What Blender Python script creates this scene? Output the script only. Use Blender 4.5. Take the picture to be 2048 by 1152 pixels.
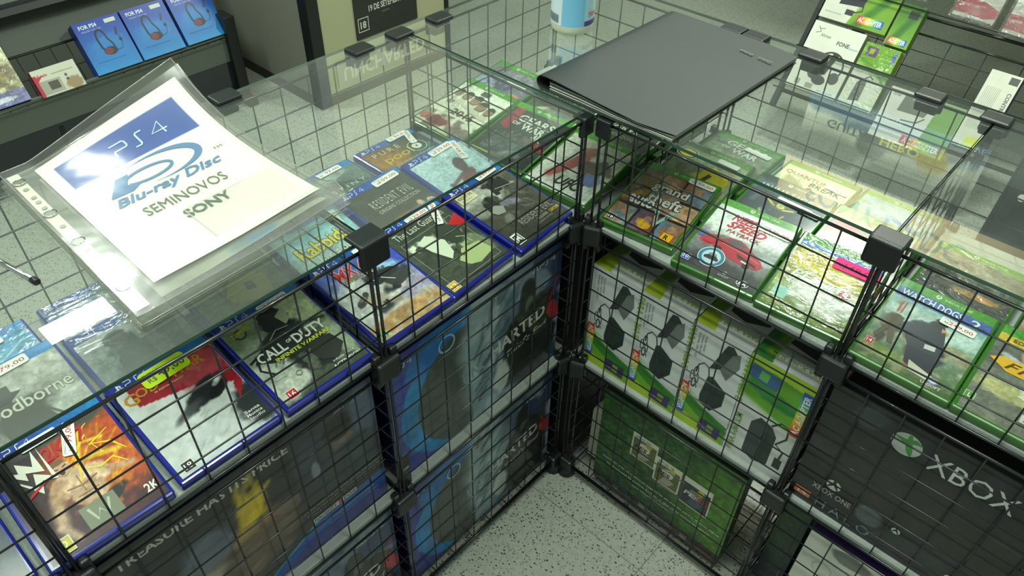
import bpy, bmesh, math, random
import numpy as np
from mathutils import Matrix, Vector
from mathutils.geometry import tessellate_polygon

# ------------------------------------------------------------------ camera, world, lights, exposure
for o in list(bpy.data.objects):
    bpy.data.objects.remove(o)
SC = bpy.context.scene
COL = SC.collection
T = 0.87                      # height of the counter's top wires above the floor
CEIL = 2.66

cam = bpy.data.cameras.new('camera')
cam.sensor_width = 36.0
cam.lens = 1527.976 / 2048 * 36
cam.clip_start = 0.02
co = bpy.data.objects.new('camera', cam)
COL.objects.link(co)
RR_ = [[0.7375177791453673, 0.6750762089342897, 0.018429258677237048],
       [0.46206886467001496, -0.48453065041008236, -0.7427801916554762],
       [-0.4925036951608067, 0.556329183976618, -0.669281666646309]]
cm = Matrix.Identity(4)
for i in range(3):
    cm[i][0] = RR_[0][i]; cm[i][1] = -RR_[1][i]; cm[i][2] = -RR_[2][i]
cm[0][3], cm[1][3], cm[2][3] = 0.58402679, -0.82162059, 0.56231937 + T
co.matrix_world = cm
SC.camera = co

SC.view_settings.view_transform = 'Standard'
SC.view_settings.look = 'None'
SC.view_settings.exposure = 0.0
SC.view_settings.gamma = 1.0
SC.view_settings.use_curve_mapping = False

w = bpy.data.worlds.new('world'); SC.world = w; w.use_nodes = True
bg = w.node_tree.nodes['Background']
bg.inputs[0].default_value = (0.80, 0.93, 0.84, 1); bg.inputs[1].default_value = 0.42


def area(name, loc, sx, sy, power, col=(0.90, 1.0, 0.90), rot=(0, 0, 0)):
    l = bpy.data.lights.new(name, 'AREA'); l.shape = 'RECTANGLE'; l.size = sx; l.size_y = sy
    l.energy = power; l.color = col
    o = bpy.data.objects.new(name, l); o.location = loc; o.rotation_euler = rot
    COL.objects.link(o)
    return o


LAMP = [(-0.03, 1.62, 0.34, 0.16, 46), (-2.26, -0.30, 0.13, 0.34, 34), (0.35, -0.35, 1.2, 0.3, 30), (-0.25, -1.0, 1.2, 0.3, 26), (-1.15, 2.0, 0.6, 0.16, 18)]  # aisle and open-floor lamps are added fill; rack lamps follow the glare
for i, (x, y, sx, sy, p) in enumerate(LAMP):
    area('ceiling_tube_or_fill_light', (x, y, CEIL - 0.07), sx, sy, p)


# ------------------------------------------------------------------ helpers
def lin(c):
    return tuple(((v / 255) / 12.92 if v / 255 <= 0.04045 else ((v / 255 + 0.055) / 1.055) ** 2.4) for v in c[:3])


def tag(o, label=None, cat=None, group=None, kind=None):
    if label: o['label'] = label
    if cat: o['category'] = cat
    if group: o['group'] = group
    if kind: o['kind'] = kind
    return o


def frame(origin, X, Y, Z):
    m = Matrix.Identity(4)
    for i in range(3):
        m[i][0] = X[i]; m[i][1] = Y[i]; m[i][2] = Z[i]; m[i][3] = origin[i]
    return m


def empty(name, mat, label, cat, group=None):
    o = bpy.data.objects.new(name, None); COL.objects.link(o)
    o.empty_display_size = 0.02
    o.matrix_world = mat if isinstance(mat, Matrix) else Matrix.Translation(mat)
    return tag(o, label, cat, group)


class MB:
    def __init__(s):
        s.v = []; s.f = []; s.mi = []; s.c = []

    def add(s, vs, fs, mi=0, col=(1, 1, 1)):
        b = len(s.v)
        s.v += [tuple(p) for p in vs]
        s.f += [tuple(i + b for i in f) for f in fs]
        s.mi += [mi] * len(fs); s.c += [col] * len(vs)

    def box(s, a, b, mi=0, col=(1, 1, 1), bev=0.0, seg=2):
        if bev > 0:
            bm = bmesh.new()
            bmesh.ops.create_cube(bm, size=1)
            for v in bm.verts:
                v.co = Vector([(a[i] + b[i]) / 2 + v.co[i] * (b[i] - a[i]) for i in range(3)])
            bmesh.ops.bevel(bm, geom=bm.edges[:], offset=bev, segments=seg, affect='EDGES', profile=0.5)
            bm.verts.index_update()
            s.add([v.co[:] for v in bm.verts], [[v.index for v in f.verts] for f in bm.faces], mi, col)
            bm.free(); return
        x0, y0, z0 = a; x1, y1, z1 = b
        s.add([(x0, y0, z0), (x1, y0, z0), (x1, y1, z0), (x0, y1, z0), (x0, y0, z1), (x1, y0, z1), (x1, y1, z1), (x0, y1, z1)],
              [(0, 3, 2, 1), (4, 5, 6, 7), (0, 1, 5, 4), (1, 2, 6, 5), (2, 3, 7, 6), (3, 0, 4, 7)], mi, col)

    def tube(s, pts, r, n=6, mi=0, col=(1, 1, 1), cap=True):
        pts = [Vector(p) for p in pts]
        rings = []
        up = None
        for i, p in enumerate(pts):
            d = (pts[min(i + 1, len(pts) - 1)] - pts[max(i - 1, 0)]).normalized()
            if up is None:
                up = Vector((0, 0, 1)) if abs(d.z) < 0.9 else Vector((1, 0, 0))
            a = d.cross(up).normalized(); b2 = d.cross(a)
            up = -b2 if False else up
            rr = r[i] if isinstance(r, (list, tuple)) else r
            rings.append([p + (a * math.cos(2 * math.pi * k / n) + b2 * math.sin(2 * math.pi * k / n)) * rr for k in range(n)])
        vs = [v for g in rings for v in g]
        fs = []
        for i in range(len(pts) - 1):
            for k in range(n):
                fs.append((i * n + k, i * n + (k + 1) % n, (i + 1) * n + (k + 1) % n, (i + 1) * n + k))
        if cap:
            fs.append(tuple(range(n))[::-1]); fs.append(tuple((len(pts) - 1) * n + k for k in range(n)))
        s.add(vs, fs, mi, col)

    def lathe(s, prof, n=32, c=(0, 0, 0), mi=0, col=(1, 1, 1)):
        vs = []; fs = []
        for r, z in prof:
            for k in range(n):
                a = 2 * math.pi * k / n
                vs.append((c[0] + r * math.cos(a), c[1] + r * math.sin(a), c[2] + z))
        for i in range(len(prof) - 1):
            for k in range(n):
                fs.append((i * n + k, i * n + (k + 1) % n, (i + 1) * n + (k + 1) % n, (i + 1) * n + k))
        s.add(vs, fs, mi, col)

    def build(s, name, mats, parent=None, smooth=False, mat4=None):
        me = bpy.data.meshes.new(name)
        me.from_pydata(s.v, [], s.f)
        if not isinstance(mats, (list, tuple)): mats = [mats]
        for m in mats: me.materials.append(m)
        me.polygons.foreach_set('material_index', s.mi)
        if smooth: me.polygons.foreach_set('use_smooth', [True] * len(s.f))
        at = me.color_attributes.new('col', 'FLOAT_COLOR', 'POINT')
        arr = np.ones((len(s.v), 4), np.float32)
        if s.c: arr[:, :3] = np.array(s.c, np.float32)
        at.data.foreach_set('color', arr.ravel())
        me.update()
        o = bpy.data.objects.new(name, me); COL.objects.link(o)
        if parent is not None:
            o.parent = parent
        if mat4 is not None: o.matrix_local = mat4
        return o


# ------------------------------------------------------------------ materials
def newmat(name):
    m = bpy.data.materials.new(name); m.use_nodes = True
    nt = m.node_tree; b = nt.nodes['Principled BSDF']
    return m, nt, b


def simple(name, col, rough=0.5, metal=0.0, coat=0.0, bump=0.0, bscale=200, noise=0.0, nscale=20, trans=0.0, spec=0.5):
    m, nt, b = newmat(name)
    b.inputs['Base Color'].default_value = (*lin(col), 1)
    b.inputs['Roughness'].default_value = rough; b.inputs['Metallic'].default_value = metal
    b.inputs['Coat Weight'].default_value = coat; b.inputs['Coat Roughness'].default_value = 0.08
    b.inputs['Transmission Weight'].default_value = trans
    b.inputs['Specular IOR Level'].default_value = spec
    tc = nt.nodes.new('ShaderNodeTexCoord')
    if noise:
        n = nt.nodes.new('ShaderNodeTexNoise'); n.inputs['Scale'].default_value = nscale; n.inputs['Detail'].default_value = 5
        nt.links.new(tc.outputs['Object'], n.inputs['Vector'])
        mx = nt.nodes.new('ShaderNodeMix'); mx.data_type = 'RGBA'
        l = lin(col)
        mx.inputs[6].default_value = (*[v * (1 - noise) for v in l], 1); mx.inputs[7].default_value = (*[min(1, v * (1 + noise)) for v in l], 1)
        nt.links.new(n.outputs['Fac'], mx.inputs[0]); nt.links.new(mx.outputs[2], b.inputs['Base Color'])
    if bump:
        n = nt.nodes.new('ShaderNodeTexNoise'); n.inputs['Scale'].default_value = bscale; n.inputs['Detail'].default_value = 3
        nt.links.new(tc.outputs['Object'], n.inputs['Vector'])
        bp = nt.nodes.new('ShaderNodeBump'); bp.inputs['Strength'].default_value = bump; bp.inputs['Distance'].default_value = 0.002
        nt.links.new(n.outputs['Fac'], bp.inputs['Height']); nt.links.new(bp.outputs['Normal'], b.inputs['Normal'])
    return m


def printmat(name, rough=0.35, coat=0.6, crough=0.12, film=0.0, fscale=18, spec=0.4):
    """printed sheet: colour comes from the print itself (colour attribute); film = shrink-wrap wrinkles"""
    m, nt, b = newmat(name)
    a = nt.nodes.new('ShaderNodeVertexColor'); a.layer_name = 'col'
    nt.links.new(a.outputs['Color'], b.inputs['Base Color'])
    b.inputs['Roughness'].default_value = rough
    b.inputs['Specular IOR Level'].default_value = spec
    b.inputs['Coat Weight'].default_value = coat; b.inputs['Coat Roughness'].default_value = crough
    tc = nt.nodes.new('ShaderNodeTexCoord')
    mp = nt.nodes.new('ShaderNodeMapping'); mp.inputs['Scale'].default_value = (1, 2.2, 1) if film else (1, 1, 1)
    mp.inputs['Rotation'].default_value = (0, 0, 0.5 if film else 0)
    n = nt.nodes.new('ShaderNodeTexNoise'); n.inputs['Scale'].default_value = fscale if film else 10; n.inputs['Detail'].default_value = 3 if film else 1
    n.inputs['Distortion'].default_value = 1.2 if film else 0
    nt.links.new(tc.outputs['Object'], mp.inputs['Vector']); nt.links.new(mp.outputs['Vector'], n.inputs['Vector'])
    bp = nt.nodes.new('ShaderNodeBump'); bp.inputs['Strength'].default_value = 1.0
    bp.inputs['Distance'].default_value = 0.006 * film if film else 0.0006
    nt.links.new(n.outputs['Fac'], bp.inputs['Height'])
    nt.links.new(bp.outputs['Normal'], b.inputs['Coat Normal'])
    if film: nt.links.new(bp.outputs['Normal'], b.inputs['Normal'])
    return m


def clearmat(name, tint=(0.93, 0.97, 0.94), ior=1.5, rough=0.01, haze=0.0, hazecol=(0.8, 0.85, 0.8), wrinkle=0.0, wscale=12, gain=1.0):
    """thin clear sheet: see-through body, fresnel reflection, a little surface haze"""
    m = bpy.data.materials.new(name); m.use_nodes = True
    nt = m.node_tree; nt.nodes.clear()
    out = nt.nodes.new('ShaderNodeOutputMaterial')
    tr = nt.nodes.new('ShaderNodeBsdfTransparent'); tr.inputs[0].default_value = (*tint, 1)
    gl = nt.nodes.new('ShaderNodeBsdfGlossy'); gl.inputs['Roughness'].default_value = rough
    gl.inputs['Color'].default_value = (1, 1, 1, 1)
    fr = nt.nodes.new('ShaderNodeFresnel'); fr.inputs['IOR'].default_value = ior
    mx = nt.nodes.new('ShaderNodeMixShader')
    fac = fr.outputs[0]
    if gain != 1.0:
        mu = nt.nodes.new('ShaderNodeMath'); mu.operation = 'MULTIPLY'; mu.use_clamp = True; mu.inputs[1].default_value = gain
        nt.links.new(fac, mu.inputs[0]); fac = mu.outputs[0]
    nt.links.new(fac, mx.inputs[0])
    body = tr.outputs[0]
    if haze > 0:
        df = nt.nodes.new('ShaderNodeBsdfDiffuse'); df.inputs[0].default_value = (*hazecol, 1)
        tc = nt.nodes.new('ShaderNodeTexCoord')
        n = nt.nodes.new('ShaderNodeTexNoise'); n.inputs['Scale'].default_value = 6; n.inputs['Detail'].default_value = 6
        nt.links.new(tc.outputs['Object'], n.inputs['Vector'])
        mr = nt.nodes.new('ShaderNodeMapRange'); mr.inputs[1].default_value = 0.3; mr.inputs[2].default_value = 0.75
        mr.inputs[3].default_value = haze * 0.5; mr.inputs[4].default_value = haze * 1.5
        nt.links.new(n.outputs['Fac'], mr.inputs[0])
        m2 = nt.nodes.new('ShaderNodeMixShader'); nt.links.new(mr.outputs[0], m2.inputs[0])
        nt.links.new(tr.outputs[0], m2.inputs[1]); nt.links.new(df.outputs[0], m2.inputs[2]); body = m2.outputs[0]
    if wrinkle > 0:
        tc = nt.nodes.new('ShaderNodeTexCoord')
        n = nt.nodes.new('ShaderNodeTexNoise'); n.inputs['Scale'].default_value = wscale; n.inputs['Detail'].default_value = 2
        nt.links.new(tc.outputs['Object'], n.inputs['Vector'])
        bp = nt.nodes.new('ShaderNodeBump'); bp.inputs['Strength'].default_value = 1; bp.inputs['Distance'].default_value = wrinkle
        nt.links.new(n.outputs['Fac'], bp.inputs['Height']); nt.links.new(bp.outputs['Normal'], gl.inputs['Normal'])
        nt.links.new(bp.outputs['Normal'], fr.inputs['Normal'])
    nt.links.new(body, mx.inputs[1]); nt.links.new(gl.outputs[0], mx.inputs[2])
    nt.links.new(mx.outputs[0], out.inputs[0])
    return m


M = {}
M['wire'] = simple('black_coated_wire', (20, 26, 26), 0.32, 0.0, 0.3)
M['conn'] = simple('black_plastic', (18, 24, 25), 0.38, bump=0.15, bscale=900)
M['glass'] = clearmat('clear_glass', (0.94, 0.98, 0.95), 1.5, 0.0, gain=1.9, haze=0.06, hazecol=(0.75, 0.85, 0.78))
M['glass_edge'] = simple('green_glass_edge', (58, 92, 76), 0.15, coat=0.5)
M['board'] = simple('white_foam_shelf', (158, 166, 158), 0.75, noise=0.22, nscale=300, bump=0.4, bscale=500)
M['blue'] = simple('blue_case_plastic', (24, 34, 136), 0.22, coat=0.6)
M['green'] = simple('green_case_plastic', (54, 112, 34), 0.22, coat=0.6)
M['gloss'] = printmat('glossy_print')
M['film'] = printmat('shrink_wrapped_print', rough=0.4, coat=1.0, crough=0.07, film=0.5, fscale=22)
M['matte'] = printmat('matte_print', rough=0.55, coat=0.0)
M['carton'] = printmat('carton_print', rough=0.45, coat=0.25, crough=0.25)
M['sleeve'] = clearmat('clear_plastic_sleeve', (0.93, 0.94, 0.92), 1.5, 0.17, haze=0.05, hazecol=(0.9, 0.9, 0.84), wrinkle=0.0016, wscale=14, gain=1.0)
M['folder'] = simple('black_folder_plastic', (38, 44, 42), 0.5, bump=0.12, bscale=1500)
M['paper'] = simple('white_paper', (235, 238, 225), 0.7)
M['chrome'] = simple('chrome', (200, 205, 200), 0.15, 1.0)
M['rackmetal'] = simple('dark_rack_metal', (30, 32, 28), 0.35)
M['fascia'] = simple('grey_green_fascia', (84, 92, 82), 0.6)
M['darkgloss'] = simple('dark_glossy_laminate', (26, 33, 40), 0.16, coat=0.4)
M['cabinet'] = simple('grey_cabinet_laminate', (118, 120, 108), 0.55, noise=0.03)
M['cream'] = simple('cream_panel', (164, 165, 130), 0.55, noise=0.02)
M['black'] = simple('black_trim', (16, 18, 17), 0.4)
M['beige'] = simple('beige_carton', (190, 170, 120), 0.7, noise=0.05)
M['wall'] = simple('painted_wall', (196, 200, 180), 0.8, noise=0.03)
M['ceil'] = simple('ceiling_paint', (205, 215, 205), 0.9)
M['blister'] = clearmat('clear_blister', (0.95, 0.96, 0.95), 1.5, 0.03, haze=0.05, wrinkle=0.01, wscale=60)


def floor_material():
    m, nt, b = newmat('speckled_granite_tile')
    b.inputs['Roughness'].default_value = 0.3
    tc = nt.nodes.new('ShaderNodeTexCoord')

    def math_(op, a, bb, clamp=False):
        n = nt.nodes.new('ShaderNodeMath'); n.operation = op; n.use_clamp = clamp
        for i, x in enumerate((a, bb)):
            if isinstance(x, (int, float)): n.inputs[i].default_value = x
            else: nt.links.new(x, n.inputs[i])
        return n.outputs[0]
    base = nt.nodes.new('ShaderNodeTexNoise'); base.inputs['Scale'].default_value = 90; base.inputs['Detail'].default_value = 4
    nt.links.new(tc.outputs['Object'], base.inputs['Vector'])
    cr = nt.nodes.new('ShaderNodeMix'); cr.data_type = 'RGBA'
    cr.inputs[6].default_value = (*lin((138, 143, 132)), 1); cr.inputs[7].default_value = (*lin((172, 176, 162)), 1)
    nt.links.new(base.outputs['Fac'], cr.inputs[0])
    col = cr.outputs[2]
    for sc, thr, c, st in ((105, 0.26, (44, 50, 52), (1, 1.9, 1)), (170, 0.26, (64, 70, 70), (1.8, 1, 1)), (60, 0.12, (52, 58, 58), (1, 1.3, 1))):
        mp = nt.nodes.new('ShaderNodeMapping'); mp.inputs['Scale'].default_value = st; mp.inputs['Rotation'].default_value = (0, 0, 0.6)
        nt.links.new(tc.outputs['Object'], mp.inputs['Vector'])
        nz = nt.nodes.new('ShaderNodeTexNoise'); nz.inputs['Scale'].default_value = sc * 0.7; nz.inputs['Detail'].default_value = 1
        nt.links.new(mp.outputs[0], nz.inputs['Vector'])
        vm = nt.nodes.new('ShaderNodeVectorMath'); vm.operation = 'SCALE'; vm.inputs['Scale'].default_value = 0.006
        nt.links.new(nz.outputs['Color'], vm.inputs[0])
        va = nt.nodes.new('ShaderNodeVectorMath'); va.operation = 'ADD'
        nt.links.new(mp.outputs[0], va.inputs[0]); nt.links.new(vm.outputs[0], va.inputs[1])
        vo = nt.nodes.new('ShaderNodeTexVoronoi'); vo.inputs['Scale'].default_value = sc
        nt.links.new(va.outputs[0], vo.inputs['Vector'])
        # only some cells carry a fleck
        sel = math_('GREATER_THAN', nt.nodes.new('ShaderNodeSeparateColor').outputs[0], 0.5)
        sepn = nt.nodes[-1] if False else [n for n in nt.nodes if n.bl_idname == 'ShaderNodeSeparateColor'][-1]
        nt.links.new(vo.outputs['Color'], sepn.inputs[0])
        near = math_('LESS_THAN', vo.outputs['Distance'], thr)
        k = math_('MULTIPLY', sel, near)
        mx = nt.nodes.new('ShaderNodeMix'); mx.data_type = 'RGBA'
        nt.links.new(k, mx.inputs[0]); nt.links.new(col, mx.inputs[6]); mx.inputs[7].default_value = (*lin(c), 1)
        col = mx.outputs[2]
    # tile joints
    mp = nt.nodes.new('ShaderNodeMapping'); mp.inputs['Location'].default_value = (0.32, 0.076, 0)
    nt.links.new(tc.outputs['Object'], mp.inputs['Vector'])
    sp = nt.nodes.new('ShaderNodeSeparateXYZ'); nt.links.new(mp.outputs[0], sp.inputs[0])
    js = []
    for ax in (0, 1):
        f = math_('FRACT', math_('DIVIDE', sp.outputs[ax], 0.6), 0)
        d = math_('ABSOLUTE', math_('SUBTRACT', f, 0.5), 0)
        js.append(math_('GREATER_THAN', d, 0.5 - 0.0018))
    j = math_('MAXIMUM', js[0], js[1])
    mx = nt.nodes.new('ShaderNodeMix'); mx.data_type = 'RGBA'
    nt.links.new(j, mx.inputs[0]); nt.links.new(col, mx.inputs[6]); mx.inputs[7].default_value = (*lin((118, 120, 104)), 1)
    nt.links.new(mx.outputs[2], b.inputs['Base Color'])
    return m


M['floor'] = floor_material()


# ------------------------------------------------------------------ printed art
_rng = np.random.default_rng(7)


def vnoise(X, Y, scale, seed, octv=3):
    out = np.zeros_like(X); amp = 1.0; tot = 0
    for k in range(octv):
        r = np.random.default_rng(seed * 31 + k)
        L = r.random((96, 96))
        x = X * scale * 2 ** k + 7.3 * k; y = Y * scale * 2 ** k + 3.1 * k
        xi = np.floor(x).astype(int); yi = np.floor(y).astype(int)
        fx = x - xi; fy = y - yi; fx = fx * fx * (3 - 2 * fx); fy = fy * fy * (3 - 2 * fy)
        g = lambda a, b: L[a % 96, b % 96]
        out += amp * ((g(xi, yi) * (1 - fx) + g(xi + 1, yi) * fx) * (1 - fy) + (g(xi, yi + 1) * (1 - fx) + g(xi + 1, yi + 1) * fx) * fy)
        tot += amp; amp *= 0.5
    return out / tot


def paint(nx, ny, asp, ops, seed=1):
    x = np.linspace(0, 1, nx + 1); y = np.linspace(0, 1, ny + 1)
    X, Y = np.meshgrid(x, y)
    C = np.zeros(X.shape + (3,))
    YA = Y * asp
    k_ = seed * 100

    def mixin(mask, c, a=1.0):
        nonlocal C
        m_ = np.clip(mask * a, 0, 1)[..., None]
        C = C * (1 - m_) + np.array(c[:3], float) * m_
    for op in ops:
        k_ += 1; t = op[0]
        if t == 'f': C[:] = op[1]
        elif t == 'v': C = np.array(op[1], float) * (1 - Y[..., None]) + np.array(op[2], float) * Y[..., None]
        elif t == 'h': C = np.array(op[1], float) * (1 - X[..., None]) + np.array(op[2], float) * X[..., None]
        elif t == 'r':      # rectangle with its own left-right gradient
            _, x0, y0, x1, y1, c0, c1 = op[:7]
            m_ = ((X >= x0) & (X <= x1) & (Y >= y0) & (Y <= y1)).astype(float)[..., None]
            g = np.clip((X - x0) / max(1e-6, x1 - x0), 0, 1)[..., None]
            C = C * (1 - m_) + (np.array(c0, float) * (1 - g) + np.array(c1, float) * g) * m_
        elif t == 'e':
            _, cx, cy, rx, ry, rot, c, soft = op[:8]; a = op[8] if len(op) > 8 else 1
            r = math.radians(rot); dx = X - cx; dy = (Y - cy) * asp
            u = (dx * math.cos(r) + dy * math.sin(r)) / rx; v = (-dx * math.sin(r) + dy * math.cos(r)) / (ry * 1.0)
            d = np.sqrt(u * u + v * v) + (vnoise(X, YA, 15, k_, 4) - .5) * .5 * min(1, soft * 3)
            soft = soft * .6; mixin(np.clip((1 + soft / 2 - d) / max(soft, .02), 0, 1), c, a)
        elif t == 'l':
            _, x0, y0, x1, y1, wd, c = op[:7]; a = op[7] if len(op) > 7 else 1
            ax, ay, bx, by = x0, y0 * asp, x1, y1 * asp
            L2 = (bx - ax) ** 2 + (by - ay) ** 2 + 1e-9
            tt = np.clip(((X - ax) * (bx - ax) + (YA - ay) * (by - ay)) / L2, 0, 1)
            d = np.hypot(X - ax - tt * (bx - ax), YA - ay - tt * (by - ay))
            mixin(np.clip(1.4 - d / wd, 0, 1), c, a)
        elif t == 'n':      # mottling
            _, sc, amp = op[:3]
            C = C * (1 + amp * (vnoise(X, YA, sc, k_, 4)[..., None] - .5) * 2)
        elif t == 'm':      # blotches of a colour
            _, sc, thr, c, a = op[:5]; box = op[5] if len(op) > 5 else (0, 0, 1, 1)
            n = vnoise(X, YA, sc, k_, 3)
            mm = np.clip((n - thr) * 8, 0, 1) * ((X >= box[0]) & (X <= box[2]) & (Y >= box[1]) & (Y <= box[3]))
            mixin(mm, c, a)
        elif t == 's':      # random streaks
            _, num, c, a, box, ln, ang = op
            r = np.random.default_rng(k_)
            for _i in range(num):
                px = box[0] + r.random() * (box[2] - box[0]); py = box[1] + r.random() * (box[3] - box[1])
                an = math.radians(ang + (r.random() - .5) * 50); l_ = ln * (.4 + r.random())
                x1 = px + l_ * math.cos(an); y1 = py + l_ * math.sin(an)
                ax, ay, bx, by = px, py * asp, x1, y1 * asp
                L2 = (bx - ax) ** 2 + (by - ay) ** 2 + 1e-9
                tt = np.clip(((X - ax) * (bx - ax) + (YA - ay) * (by - ay)) / L2, 0, 1)
                d = np.hypot(X - ax - tt * (bx - ax), YA - ay - tt * (by - ay))
                mixin(np.clip(1.3 - d / .012, 0, 1), c, a * (.5 + .5 * r.random()))
        elif t == 'q':      # filled polygon
            pts = op[1]; ins = np.zeros(X.shape, bool)
            for i in range(len(pts)):
                xa, ya = pts[i]; xb, yb = pts[(i + 1) % len(pts)]
                cond = ((ya > Y) != (yb > Y)) & (X < (xb - xa) * (Y - ya) / ((yb - ya) if abs(yb - ya) > 1e-9 else 1e-9) + xa)
                ins ^= cond
            mixin(ins.astype(float), op[2], op[3] if len(op) > 3 else 1)
    if ops[-1][0] in 'nr' and any(o[0] == 'n' and o[2] >= .12 for o in ops): C = C * (1 + .10 * (np.random.default_rng(seed).random(X.shape)[..., None] - .5) + .30 * (vnoise(X, YA, 34, seed + 5, 2)[..., None] - .5))
    C = np.clip(C, 0, 255) / 255
    C = np.where(C <= 0.04045, C / 12.92, ((C + 0.055) / 1.055) ** 2.4)
    return X, Y, C


_tc = {}


def textmesh(s, bold=0.0, shear=0.0, sp=1.0):
    bold = min(bold, .024)
    key = (s, bold, shear, sp)
    if key in _tc: return _tc[key]
    cu = bpy.data.curves.new('t', 'FONT'); cu.body = s; cu.size = 1; cu.resolution_u = 2
    cu.offset = bold; cu.shear = shear; cu.space_character = sp
    ob = bpy.data.objects.new('t', cu); COL.objects.link(ob)
    dg = bpy.context.evaluated_depsgraph_get(); dg.update()
    me = bpy.data.meshes.new_from_object(ob.evaluated_get(dg), depsgraph=dg)
    vs = np.array([v.co[:2] for v in me.vertices]) if len(me.vertices) else np.zeros((1, 2))
    fs = [tuple(p.vertices) for p in me.polygons]
    bpy.data.objects.remove(ob); bpy.data.curves.remove(cu); bpy.data.meshes.remove(me)
    vs = vs - vs.min(0); ext = vs.max(0); ext[ext == 0] = 1
    _tc[key] = (vs, fs, ext)
    return _tc[key]


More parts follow.
